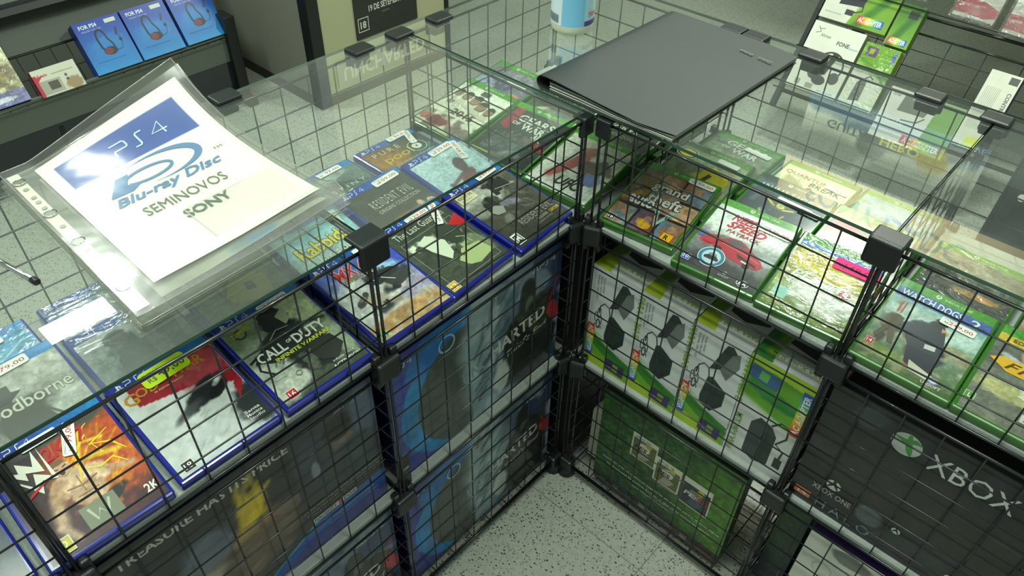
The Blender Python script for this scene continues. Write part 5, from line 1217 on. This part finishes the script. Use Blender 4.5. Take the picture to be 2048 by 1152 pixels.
# front page
pg = Art(.21, .297, [('f', (222, 226, 212)), ('r', .08, .735, .905, .935, (60, 88, 156), (60, 88, 156)), ('r', .40, .06, .95, .30, (210, 213, 198), (210, 213, 198)), ('n', 5, .02)], res=.0022); pg.lift = .0009
BLU = (84, 124, 166); GRY = (96, 104, 96)
LB = (190, 222, 230)
pg.ps4(.22, .79, .075, LB, w=.52)
# disc format mark
pts = []
for k in range(25):
    t = math.radians(-105 + 225 * k / 24); pts.append((.50 + .27 * math.cos(t), .625 + .085 * math.sin(t)))
pg.K(pts, [.0006 + .010 * math.sin(math.pi * min(1, k / 24)) ** 2 for k in range(25)], BLU)
pg.P([(.17, .555), (.27, .665), (.35, .665), (.30, .60), (.36, .575), (.30, .55)], BLU)
pts = [(.44 + .15 * math.cos(math.radians(t)), .615 + .04 * math.sin(math.radians(t))) for t in range(-150, 151, 15)]
pg.K(pts, .0042, BLU)
pg.T('Blu-ray Disc', .16, .46, .075, BLU, w=.66, bold=.03, shear=.35); pg.T('TM', .83, .56, .018, GRY, w=.06)
pg.T('SEMINOVOS', .24, .355, .062, GRY, w=.50, bold=0); pg.T('SONY', .38, .235, .058, GRY, w=.28, bold=.035)
pg.K([(.40, .30), (.40, .06)], .0012, (186, 190, 178)); pg.K([(.40, .30), (.78, .30)], .0008, (200, 204, 190))
pg.build('front_page', M['matte'], root, mp=sheetfn(0, 1, 0, 1, .21, .297, .0240, .048, 5), smooth=True)
plain(1, 1, 30, 30, sheetfn(-.17, 1.05, -.13, 1.06, 1, 1, .0275, .0485, 5)).build('front_sleeve', M['sleeve'], root, smooth=True)
for zb_, e0, e1, lf in ((.0277, -.13, 1.06, .0485), (.0195, -.145, 1.05, .030), (.011, -.125, 1.06, .012)):
    fn = sheetfn(-.17, 1.05, e0, e1, 1, 1, zb_, lf, 5)
    m = MB()
    for pts in ([(i / 30, 0) for i in range(31)], [(1, i / 30) for i in range(31)], [(i / 30, 1) for i in range(31)], [(0, i / 30) for i in range(31)]):
        m.tube([fn(x_, y_, 0) for x_, y_ in pts], .0007, 5)
    m.build('sleeve_seam', M['seam'], root, smooth=True)
# punched strip
st = Art(.016, .32, [('f', (214, 216, 196)), ('n', 10, .06)], res=.003)
st.build('punched_strip', M['matte'], root, mp=sheetfn(-.150, -.085, -.09, 1.02, .016, .32, .0248, 0, 5), smooth=True)
hf = sheetfn(-.150, -.085, -.09, 1.02, .016, .32, .0262, 0, 5)
for i, (f_, big) in enumerate(((.93, 1), (.87, 0), (.80, 0), (.76, 0), (.71, 0), (.66, 1), (.56, 0), (.44, 1), (.38, 0), (.34, 0), (.30, 0), (.16, 0), (.12, 1))):
    m = MB(); c = hf(.008, .32 * f_, 0); R_ = .0068 if big else .0034
    m.add([c + Vector((math.cos(k * .524) * R_ * .95, math.sin(k * .524) * R_, .0003)) for k in range(12)], [tuple(range(12))], col=lin((120, 120, 84) if i == 0 else (150, 154, 140)))
    m.build('punch_hole', M['matte'], root)
    if big:
        m = MB(); m.tube([c + Vector((math.cos(k * .3927) * R_, math.sin(k * .3927) * R_ * 1.05, .001)) for k in range(17)], .0009, 6)
        m.build('metal_ring', M['chrome'], root, smooth=True)

# ------------------------------------------------------------------ black folder
F0 = Vector((.02, .18, T + .0085))
root = empty('document_folder', F0, 'black plastic document folder with a rolled spine lying on the glass at the corner', 'folder')


def fpos(s, t, z):
    e = max(0, (s - .95) / .05)
    tt = t
    if t < .05: tt = t + .03 * e * e * (1 - t / .05)
    if t > .95: tt = t - .03 * e * e * (1 - (1 - t) / .05)
    x = -.094 + .232 * s + .006 * tt; y = .002 + .345 * tt + .024 * tt * max(0, s)
    return Vector((x, y, T + z)) - F0


prof = [(1.0, .0100), (.6, .0098), (.2, .0098), (.03, .0100)]
for k in range(1, 10):
    t = math.radians(-90 - 18 * k); prof.append((.0 + .052 * math.cos(t), .0215 + .0115 * math.sin(t)))
prof += [(.03, .0330), (.10, .0325), (.25, .0300), (.5, .0265), (.75, .0235), (1.0, .0212)]


def ribbon(pr, t0, t1, nt, th, mat, name, col=(1, 1, 1)):
    m = MB(); n = len(pr)
    V = []
    for lay in (0, 1):
        for j in range(nt + 1):
            t = t0 + (t1 - t0) * j / nt
            for i in range(n):
                a_, b_ = pr[max(0, i - 1)], pr[min(n - 1, i + 1)]
                dx, dz = (b_[0] - a_[0]) * .23, b_[1] - a_[1]; L = math.hypot(dx, dz) + 1e-9
                nx_, nz_ = -dz / L, dx / L
                V.append(fpos(pr[i][0] + nx_ * th * lay / .23, t, pr[i][1] + nz_ * th * lay))
    fs = []
    q = n * (nt + 1)
    for j in range(nt):
        for i in range(n - 1):
            a_ = j * n + i
            fs.append((a_, a_ + 1, a_ + n + 1, a_ + n)); fs.append((q + a_, q + a_ + n, q + a_ + n + 1, q + a_ + 1))
    for i in range(n - 1):
        fs.append((i, q + i, q + i + 1, i + 1)); b_ = nt * n + i; fs.append((b_, b_ + 1, q + b_ + 1, q + b_))
    for j in range(nt):
        for i in (0, n - 1):
            a_ = j * n + i; fs.append((a_, a_ + n, q + a_ + n, q + a_))
    m.add(V, fs, col=col)
    o = m.build(name, mat, root, smooth=True)
    o.modifiers.new('e', 'EDGE_SPLIT').split_angle = 0.7
    return o


ribbon(prof, 0, 1, 24, -.0011, M['folder'], 'folder_cover')
for k in range(7):
    z = .0115 + .0022 * k
    pr = [(.05, z), (.3, z * .97 + .0003), (.6, .0112 + k * .0014), (.985, .0112 + k * .0012)]
    ribbon(pr, .008 + .002 * (k % 3), .992 - .002 * (k % 2), 2, .0004, M['paper'] if k % 2 else M['fascia'], 'folder_sheet')
a = Art(.065, .014)
for i in range(7): a.K([(.05 + .13 * i, .35), (.14 + .13 * i, .62)], .0028, (96, 104, 100)) if i != 3 else None
for i in range(9): a.K([(.02 + .11 * i, .5), (.08 + .11 * i, .5)], .0022, (104, 112, 106)) if i != 4 else None
a.build('embossed_mark', M['matte'], root, m4=Matrix.Translation(Vector((.065, .30, T + .0262)) - F0) @ Matrix.Rotation(math.radians(-4), 4, 'Z') @ Matrix.Rotation(.02, 4, 'Y'), org=(0, 0, 0))

# ------------------------------------------------------------------ hand sanitiser bottle
B0 = Vector((-.207, .212, T + .0082))
root = empty('sanitizer_bottle', B0, 'translucent white bottle with a blue label standing on the glass behind the folder', 'bottle')
M['bottle'] = simple('translucent_bottle_plastic', (206, 216, 192), 0.35, trans=0.25, coat=0.3)
m = MB(); m.lathe([(0, 0), (.030, 0), (.0350, .0025), (.0372, .008), (.0378, .016), (.0378, .165), (.034, .180), (.018, .195), (.014, .20), (.014, .215)], 40)
m.build('bottle_body', M['bottle'], root, smooth=True)
m = MB(); m.lathe([(.015, .205), (.015, .232), (.006, .236), (.005, .26), (0, .26)], 24); m.tube([(0, 0, .252), (.02, -.026, .256), (.028, -.036, .248)], .0045, 8)
m.build('pump_cap', simple('white_cap', (225, 228, 222), .4), root, smooth=True)
lb = Art(.120, .140, [('r', 0, 0, 1, 1, (200, 216, 214), (190, 206, 214)), ('r', 0, 0, .05, 1, (150, 176, 186), (150, 176, 186)), ('r', .34, 0, .68, 1, (110, 176, 206), (110, 176, 206)), ('r', .68, 0, 1, 1, (150, 196, 210), (196, 210, 204)), ('r', .68, 0, 1, .07, (70, 60, 130), (50, 50, 110))], res=.002)
for i in range(16): lb.R(.09, .30 + .035 * i, .31 - .02 * (i % 3), .310 + .035 * i, (120, 134, 134))
for i in range(12): lb.R(.08 + .018 * i, .03, .088 + .018 * i + .004 * (i % 3), .13, (90, 110, 116))
lb.T('70%', .73, .11, .06, (190, 70, 90), w=.16, bold=.02); lb.T('alcool', .76, .62, .06, (90, 110, 140), w=.2, shear=.3)


def cyl(px, py, pz):
    an = math.radians(-52) + (px / .120 - .5) * math.radians(186)
    r_ = .0379 + pz
    return Vector((r_ * math.cos(an), r_ * math.sin(an), .0165 + py))


lb.build('bottle_label', M['carton'], root, mp=cyl, smooth=True)

# pen on the glass, left edge
root = empty('pen', Vector((-.195, -.707, T + .0115)), 'silver pen with a black end lying on the glass left of the binder', 'pen')
m = MB(); d = Vector((-.98, -.21, 0)).normalized(); m.tube([d * .006, d * .13], .0032, 14); m.build('barrel', M['chrome'], root, smooth=True)
m = MB(); m.tube([d * -.001, d * 0, d * .0075, d * .009], [.003, .0042, .0042, .0034], 14); m.build('end_cap', M['black'], root, smooth=True)

# ------------------------------------------------------------------ left display rack behind the counter
TH = math.radians(57.5); cs, sn = math.cos(TH), math.sin(TH)
RKL = frame((-1.92, -.021, .27), (0, 1, 0), (-cs, 0, sn), (sn, 0, cs))
RKR = frame((-.339, 1.605, .22), (1, 0, 0), (0, cs, sn), (0, -sn, cs))


def onr(fr, u, v, zz=0.0): return fr @ Matrix.Translation((u, v, zz))


def rack(name, fr, u0, u1, v1, dz, label, cell=.05, cellv=.05, v0=-.012, lip=.03, tiers=()):
    root = empty(name, fr, label, 'display rack')
    m = MB(); nu = int((u1 - u0) / cell); nv = max(1, int((v1 - v0) / cellv))
    for i in range(nu + 1): x = u0 + (u1 - u0) * i / nu; m.tube([(x, v0, -dz), (x, v1, -dz)], .0013, 6)
    for j in range(1, nv): y = v0 + (v1 - v0) * j / nv; m.tube([(u0, y, -dz), (u1, y, -dz)], .0013, 6)
    m.build('wire_mesh', M['rackmetal'], root, smooth=True)
    m = MB()
    for y in (v0, v1): m.tube([(u0, y, -dz), (u1, y, -dz)], .0035, 8)
    m.build('mesh_rail', M['rackmetal'], root, smooth=True)
    m = MB()   # front lip
    m.tube([(u0, v0 - .002, .010), (u1, v0 - .002, .010)], .0022, 8); m.tube([(u0, v0 - .002, -.018), (u1, v0 - .002, -.018)], .0016, 8)
    for i in range(nu + 1):
        x = u0 + (u1 - u0) * i / nu; m.tube([(x, v0 - .002, .010), (x, v0 - .002, -dz)], .0013, 6)
    m.build('front_lip', M['rackmetal'], root, smooth=True)
    return root


r1 = rack('display_rack', RKL, -1.0, .49, .135, .056, 'black wire display rack holding the blue headset boxes behind the left counter')
base = empty('base_cabinet', Vector((-2.2, -.4, 0)), 'dark glossy base with a grey fascia under the left display rack', 'cabinet')
inv = Matrix.Translation((2.2, .4, 0))
m = MB(); m.box((-1.94, -1.25, .165), (-1.925, .46, .262)); o = m.build('grey_fascia', M['fascia'], base); o.matrix_local = inv
m = MB(); m.box((-2.62, -1.25, 0.0), (-1.93, .46, .165)); o = m.build('dark_base', M['darkgloss'], base); o.matrix_local = inv
m = MB(); m.box((-1.931, -.19, .07), (-1.927, -.176, .15)); o = m.build('door_gap', M['black'], base); o.matrix_local = inv
m = MB(); m.box((-1.0, .14, -.075), (.49, .60, -.060)); m.build('back_panel', M['fascia'], r1)
m = MB(); m.box((-1.0, .255, -.06), (.49, .27, .02)); m.box((-1.0, .235, .005), (.49, .27, .02)); m.build('upper_shelf', M['black'], r1)
m = MB()
m.box((-1.98, .435, 0), (-1.90, .475, .33), bev=.004); m.box((-2.3, .435, 0), (-1.86, .475, .03), bev=.004)
o = m.build('metal_post', M['black']); tag(o, 'black upright post with a flat foot at the right end of the left back rack', 'post')


def art_hs(seed):
    a = Art(.150, .166, [('v', (40, 136, 196), (18, 56, 150)), ('e', .5, .4, .4, .3, 0, (36, 120, 186), .9), ('n', 5, .04)], seed=seed)
    a.T('FOR PS4', .10, .86, .075, (206, 216, 226), w=.38, bold=.03); a.T('HEADSET WITH MIC', .12, .80, .03, (160, 180, 210), w=.42); a.R(.66, .87, .90, .945, (196, 200, 186))
    pts = [(.42 + .10 * math.cos(math.radians(t)) + .02, .62 + .17 * math.sin(math.radians(t))) for t in range(-10, 200, 15)]
    a.K(pts, [.004 + .003 * math.sin(i / 14 * 3.14) for i in range(len(pts))], (26, 30, 44))
    a.K([(.34, .66), (.36, .46), (.40, .38)], .006, (24, 28, 40)); a.K([(.54, .62), (.60, .50), (.62, .42)], .005, (24, 28, 40))
    a.C(.50, .37, .145, (40, 34, 44), ry=.085); a.C(.46, .37, .09, (110, 50, 50), ry=.07); a.K([(.62, .34), (.76, .36), (.80, .46), (.80, .50)], .0015, (26, 32, 46)); a.C(.80, .52, .035, (26, 36, 60)); a.K([(.76, .62), (.82, .76)], .007, (30, 50, 84)); a.K([(.80, .60), (.81, .54)], .0012, (26, 32, 46))
    a.T('Stereo gaming headset for chat', .14, .20, .02, (20, 60, 120), w=.6)
    return a


sp = Art(.05, .166, [('v', (20, 80, 160), (14, 30, 100)), ('e', .5, .6, .3, .2, 0, (60, 50, 110), .6), ('n', 8, .2)])
for i, (u, lab) in enumerate(((0, 'blue headset box, leftmost of three on the back rack'), (.157, 'blue headset box, middle of three on the back rack'), (.318, 'blue headset box, right one of three on the back rack'))):
    carton('headset_box', onr(RKL, u, 0), .150, .166, .05, art_hs(i), lab, 'box', 'headset boxes on the back rack', side=(170, 172, 160), left=sp)
a = Art(.134, .083, [('f', (196, 198, 178)), ('r', 0, 0, .07, .8, (170, 40, 60), (170, 40, 60)), ('q', [(.07, .55), (.22, .75), (.07, .75)], (180, 50, 60)), ('r', .07, .05, .55, .55, (150, 152, 134), (160, 162, 144)), ('e', .8, .2, .18, .15, 0, (150, 130, 96), .6)])
a.R(.25, .18, .48, .48, (76, 72, 60)); a.T('T-nado', .10, .70, .11, (170, 50, 60), w=.22, bold=.03); a.T('CONSOLE READER 9.18.24.32.66', .40, .70, .045, (90, 92, 80), w=.5); a.R(.66, .5, .72, .6, (96, 98, 86)); a.R(.66, .36, .72, .44, (80, 80, 70))
carton('accessory_box', onr(RKL, -.180, -.010), .134, .083, .030, a, 'small white box with red edges on the back rack left of the headset boxes', 'box', None, side=(150, 36, 54))
a = Art(.16, .20, [('v', (176, 176, 140), (206, 206, 170)), ('e', .6, .5, .25, .3, 0, (150, 140, 100), .5), ('m', 8, .52, (110, 100, 76), .6), ('r', 0, 0, 1, .2, (90, 96, 150), (130, 130, 170)), ('e', .5, .1, .3, .05, 0, (200, 206, 214), .6), ('n', 10, .25)])
carton('game_box', onr(RKL, -.372, .0), .160, .200, .03, a, 'pale box with a blue band at the left end of the back rack', 'box', None, side=(90, 96, 130), mat='film')

# grey cabinet and cream panel behind
root = empty('tall_cabinet', Vector((-2.0, .9, 0)), 'grey and cream cabinet with black corner trim behind the left counter', 'cabinet')
def cb(name, a_, b_, mat, bev=0):
    m = MB(); m.box([a_[i] - root.location[i] for i in range(3)], [b_[i] - root.location[i] for i in range(3)], bev=bev); return m.build(name, mat, root)
cb('grey_side', (-2.5, .62, .03), (-1.70, 1.26, 2.0), M['cabinet'])
cb('cream_front', (-1.70, .66, .03), (-1.657, 1.255, 2.0), M['cream'])
cb('black_corner_trim', (-1.705, .612, .0), (-1.650, .66, 2.0), M['black'], .003)
cb('black_edge_trim', (-1.69, 1.255, .0), (-1.650, 1.275, 2.0), M['black'], .003)
cb('dark_plinth', (-2.5, .612, 0), (-1.652, 1.27, .035), M['black'])
# poster
w_, h_ = .298, .52
ops = [('f', (22, 24, 22))]
cells = [(.04, .30, .34, .62), (.36, .30, .66, .50), (.68, .34, .98, .60), (.36, .52, .66, .80), (.04, .64, .34, .96), (.68, .62, .98, .96), (.36, .82, .66, .96)]
cc = [((150, 120, 50), (120, 90, 110)), ((190, 150, 110), (110, 120, 80)), ((180, 170, 40), (60, 64, 40)), ((96, 110, 120), (150, 120, 90)), ((120, 70, 50), (170, 130, 60)), ((90, 120, 140), (60, 60, 70)), ((150, 60, 50), (190, 150, 70))]
for (x0, y0, x1, y1), (c, d) in zip(cells, cc):
    ops += [('r', x0, y0, x1, y1, c, d), ('e', (x0 + x1) / 2, (y0 + y1) / 2, .08, .12, 20, (90, 70, 60), .5), ('m', 14, .55, d, .5, (x0, y0, x1, y1))]
a = Art(w_, h_, ops + [('n', 12, .2)], res=.004)
a.T('19 DE SETEMBRO', .22, .175, .045, (200, 202, 186), w=.54, bold=.02); a.T('ROCKSTAR', .42, .14, .014, (130, 130, 120), w=.12)
a.R(.035, .05, .20, .15, (190, 192, 180)); a.R(.045, .056, .19, .144, (22, 24, 22)); a.T('18', .07, .072, .052, (200, 202, 190), w=.09, bold=.03)
a.R(.80, .20, .96, .30, (214, 190, 40)); a.T('R', .84, .215, .055, K_, w=.07, bold=.05); a.C(.925, .22, .02, K_)
m = MB(); m.box((0, 0, -.003), (w_, h_, 0))
p = empty('poster', frame((-1.6525, .809, .208), (0, 1, 0), (0, 0, 1), (1, 0, 0)), 'black game poster reading 19 DE SETEMBRO on the cream panel', 'poster')
m.build('poster_board', M['black'], p); a.build('poster_print', M['gloss'], p)
a = Art(.46, .10, [('f', (120, 112, 84)), ('n', 6, .1)], res=.01); a.T('UNCHARTED', .06, .25, .55, (226, 226, 206), w=.88, bold=.03)
m = MB(); m.box((0, 0, -.004), (.46, .10, 0)); p = empty('sign_strip', frame((-1.650, .70, 1.60), (0, 1, 0), (0, 0, 1), (1, 0, 0)), 'brown strip with pale capitals high on the cream panel, mirrored in the glass', 'sign')
m.build('strip_board', M['black'], p); a.build('strip_print', M['carton'], p)

# ------------------------------------------------------------------ right display rack
r2 = rack('display_rack', RKR, -.02, 1.05, .284, .062, 'black wire display rack with adapter and headphone boxes behind the right counter', cell=.107, cellv=.05, v0=.129)
m = MB(); m.box((-.035, -.08, -.075), (-.020, .40, -.045)); m.build('side_rail', M['black'], r2)
m = MB()
for y_ in (-.02, .335):
    m.tube([(-.03, y_, -.06), (1.05, y_, -.06)], .005, 8); m.tube([(-.03, y_, .012), (1.05, y_, .012)], .0025, 8)
m.build('cross_rail', M['rackmetal'], r2, smooth=True)
base2 = empty('storage_shelf', Vector((.2, 2.3, 0)), 'black upright frame with dark shelves behind the right rack, lowest added to shade the floor', 'shelf')
inv2 = Matrix.Translation((-.2, -2.3, 0))
m = MB()
for x_ in (-.37, .72): m.box((x_ - .02, 2.28, 0), (x_ + .02, 2.32, 2.1))
m.box((-.40, 1.93, 1.655), (.75, 2.30, 1.675)); m.box((-.40, 1.90, .80), (.75, 2.95, .82)); m.box((-.40, 1.93, 1.966), (.75, 2.30, 1.980))  # low deep shelf is added out of view to shade the floor
o = m.build('frame_and_shade_shelf', M['black'], base2); o.matrix_local = inv2

a = Art(.176, .222, [('f', (216, 218, 202)), ('r', 0, .46, .30, .55, (40, 38, 66), (44, 40, 90)), ('n', 5, .02)])
a.K([(.12, .93), (.19, .86), (.10, .83)], .002, (70, 70, 66)); a.K([(.16, .90), (.24, .92)], .0016, (70, 70, 66)); a.T('Xtrax', .20, .80, .045, (90, 92, 86), w=.22, shear=.3); a.T('FONE', .56, .74, .062, (80, 84, 80), w=.24, bold=.04); a.T('Bluetooth', .81, .735, .035, (150, 160, 190), w=.17); a.T('AUDIO', .06, .485, .035, (190, 190, 200), w=.17, bold=.02)
pts = [(.62 + .26 * math.cos(math.radians(t)), .42 + .21 * math.sin(math.radians(t))) for t in range(-35, 216, 10)]
a.K(pts, .0055, (60, 58, 50)); a.P([(.60, .62), (.72, .62), (.62, .30), (.52, .26)], (56, 54, 46)); a.C(.42, .27, .12, (70, 70, 64), ry=.10); a.C(.80, .28, .10, (76, 76, 70), ry=.11); a.C(.55, .20, .13, (60, 60, 54), ry=.09)
a.R(.14, .06, .24, .14, (150, 152, 140)); a.R(.36, .05, .50, .12, (150, 152, 140)); a.T('Fone de ouvido', .62, .05, .02, (130, 134, 124), w=.3)
carton('headphone_box', onr(RKR, 0, 0), .176, .222, .055, a, 'white headphone box lettered FONE on the right back rack', 'box', None, side=(186, 192, 180))
a = Art(.225, .122, [('h', (206, 208, 190), (110, 160, 40)), ('q', [(0, 0), (0, 1), (.55, 1), (.42, 0)], (206, 208, 192)), ('q', [(.42, 0), (.62, 1), (1, 1), (1, 0)], (110, 156, 40)), ('l', .55, 0, .9, 1, .06, (50, 110, 30), .8), ('n', 5, .05)])
a.P([(.20, .44), (.22, .90), (.30, 1), (.50, .96), (.56, .72), (.54, .50)], (44, 46, 50)); a.K([(.54, .6), (.56, .4), (.44, .3), (.36, .34)], .004, (46, 50, 52)); a.R(.34, .22, .46, .36, (52, 56, 56)); rainbow(a, .54, .10, .92, .30, False); a.T('Fonte bivolt para console', .06, .16, .05, (140, 144, 130), w=.24)
carton('adapter_box', onr(RKR, 0, .236), .225, .122, .05, a, 'white and green adapter box lying sideways at the top of the right back rack', 'box', None, side=(150, 150, 130))
a = Art(.074, .135, [('v', (120, 170, 40), (60, 110, 34)), ('l', .2, 0, .9, 1, .16, (40, 96, 26), .8), ('n', 5, .05)]); a.R(.45, .68, .85, .86, (36, 44, 40)); rainbow(a, .10, .04, .88, .20, False, False, 'ADAPTER')
carton('adapter_box', onr(RKR, .232, .213), .074, .135, .05, a, 'narrow green adapter box beside the sideways one on the right back rack', 'box', None, side=(96, 140, 50))
a = Art(.112, .205, [('v', (206, 210, 190), (120, 170, 40)), ('e', .1, .3, .9, .5, 0, (210, 214, 196), .3), ('q', [(0, 1), (0, .74), (.5, .66), (1, .40), (1, 1)], (110, 160, 36)), ('l', 0, .76, 1, .5, .07, (60, 120, 30), .5), ('n', 5, .05)])
a.R(.10, .80, .42, .95, (96, 70, 110)); a.R(.18, .84, .32, .92, (150, 170, 60)); a.P([(.24, .08), (.26, .38), (.38, .46), (.52, .42), (.54, .12)], (96, 100, 90)); a.K([(.42, .46), (.54, .52), (.66, .48)], .004, (60, 62, 56)); a.R(.84, .78, .94, .96, (90, 100, 160))
carton('adapter_box', onr(RKR, .186, 0), .112, .205, .055, a, 'shiny green adapter box beside the white headphone box', 'box', None, side=(150, 180, 60), mat='film')
a = Art(.23, .16, [('f', (204, 206, 194)), ('q', [(.68, 1), (.62, 0), (1, 0), (1, 1)], (100, 150, 50)), ('n', 5, .05)])
a.P([(.20, .60), (.22, .92), (.50, .98), (.60, .80), (.56, .62)], (96, 100, 92)); a.K([(.30, .45), (.50, .48), (.58, .60)], .004, (60, 62, 58)); rainbow(a, .42, .04, .96, .20, False); a.T('Xtrax', .05, .86, .06, (110, 112, 104), w=.12, shear=.3)
carton('adapter_box', onr(RKR, .322, -.058), .23, .162, .055, a, 'white and green adapter box on the lower row of the right back rack', 'box', None, side=(170, 176, 150))
a = Art(.088, .236, [('f', (206, 208, 188)), ('r', .30, .02, .88, .15, (206, 214, 40), (206, 214, 40)), ('n', 5, .03)])
a.R(.66, .88, .95, .97, (50, 52, 50))
for i in range(9): a.K([(.10 + .055 * i, .25), (.12 + .055 * i, .80)], .0008, (130, 134, 124))
a.T('CONTROLE SEM FIO', .80, .78, .05, (90, 96, 100), w=1.6, rot=-90, bold=.02)
carton('controller_box', onr(RKR, .556, 0), .088, .236, .06, a, 'tall white text-covered box with a yellow sticker on the right back rack', 'box', None, side=(44, 36, 80))
for i, (u, v, lab) in enumerate(((.375, .352, 'red and white blister pack hanging on the upper rail, left one'), (.525, .340, 'red and white blister pack hanging on the upper rail, right one'), (.17, .372, 'clear empty-looking blister pack hanging on the upper rail beside the adapter box'))):
    root = empty('blister_pack', onr(RKR, u, v), lab, 'blister pack', 'blister packs on the right back rack')
    red = i < 2
    a = Art(.12, .11, [('f', (206, 206, 192))] + ([('q', [(0, .50), (0, .12), (.75, .06), (1, .14), (1, .35), (.6, .50)], (176, 40, 50)), ('r', .0, .10, .6, .40, (170, 60, 60), (186, 70, 70))] if red else [('f', (150, 158, 150))]) + [('n', 6, .08)])
    if red: a.T('MEMORY CARD', .08, .30, .07, (226, 190, 190), w=.45); a.C(.6, .8, .05, (90, 96, 100), r2=.04)
    a.build('backing_card', M['carton'], root, org=(0, 0, 0))
    m = MB(); m.box((-.006, -.012, -.001), (.126, .115, .016), bev=.005); m.build('blister', M['blister'], root)

# things seen mirrored in the glass: box and cartons on the rack's top shelves
a = Art(.66, .27, [('f', (186, 192, 170)), ('q', [(0, 0), (0, .34), (.35, .16), (.7, .30), (1, .10), (1, 0)], (40, 84, 110)), ('e', .5, .1, .7, .16, 0, (50, 90, 120), .4), ('e', .42, .62, .09, .09, 0, (50, 56, 60), .3), ('l', .42, .6, .95, .25, .04, (60, 60, 52)), ('e', .76, .55, .08, .1, 0, (170, 150, 40), .4), ('n', 6, .1)], res=.006)
a.T('GUITAR', .14, .46, .13, (40, 44, 44), w=.30, bold=.05); a.T('HERO', .46, .44, .13, (196, 190, 50), w=.22, bold=.05); a.T('PS3 MOVE', .34, .14, .06, (190, 196, 190), w=.2); a.T('MOVE', .84, .12, .07, (170, 180, 180), w=.14)
carton('guitar_game_box', FR(-.37, 1.985, 1.675), .66, .27, .2, a, 'large grey and blue box with a guitar, mirrored in the right glass', 'box', None, side=(60, 70, 80))
a = Art(1.05, .45, [('f', (196, 172, 120)), ('n', 6, .06)], res=.02); a.T('SONY DADC', .12, .22, .20, (130, 120, 90), w=.6, bold=.02)
carton('shipping_carton', FR(-.39, 1.97, 1.981), 1.05, .45, .25, a, 'brown shipping carton on top of the right rack, mirrored in the glass', 'box', None, side=(186, 166, 116))
# black packs right of the rack
a = Art(.36, .40, [('f', (22, 26, 28)), ('m', 6, .55, (44, 50, 52), .5), ('n', 8, .3)]); a.C(.28, .80, .12, (196, 200, 190), r2=.10, a0=20, a1=170); a.C(.12, .72, .025, (200, 204, 196)); a.R(.10, .30, .24, .335, (206, 210, 196), -8)
carton('headset_box', frame((.44, 1.02, .12), (1, 0, 0), (0, .42, .9075), (0, -.9075, .42)), .36, .40, .10, a, 'black headset box leaning behind the right counter', 'box', None, side=(20, 24, 26))
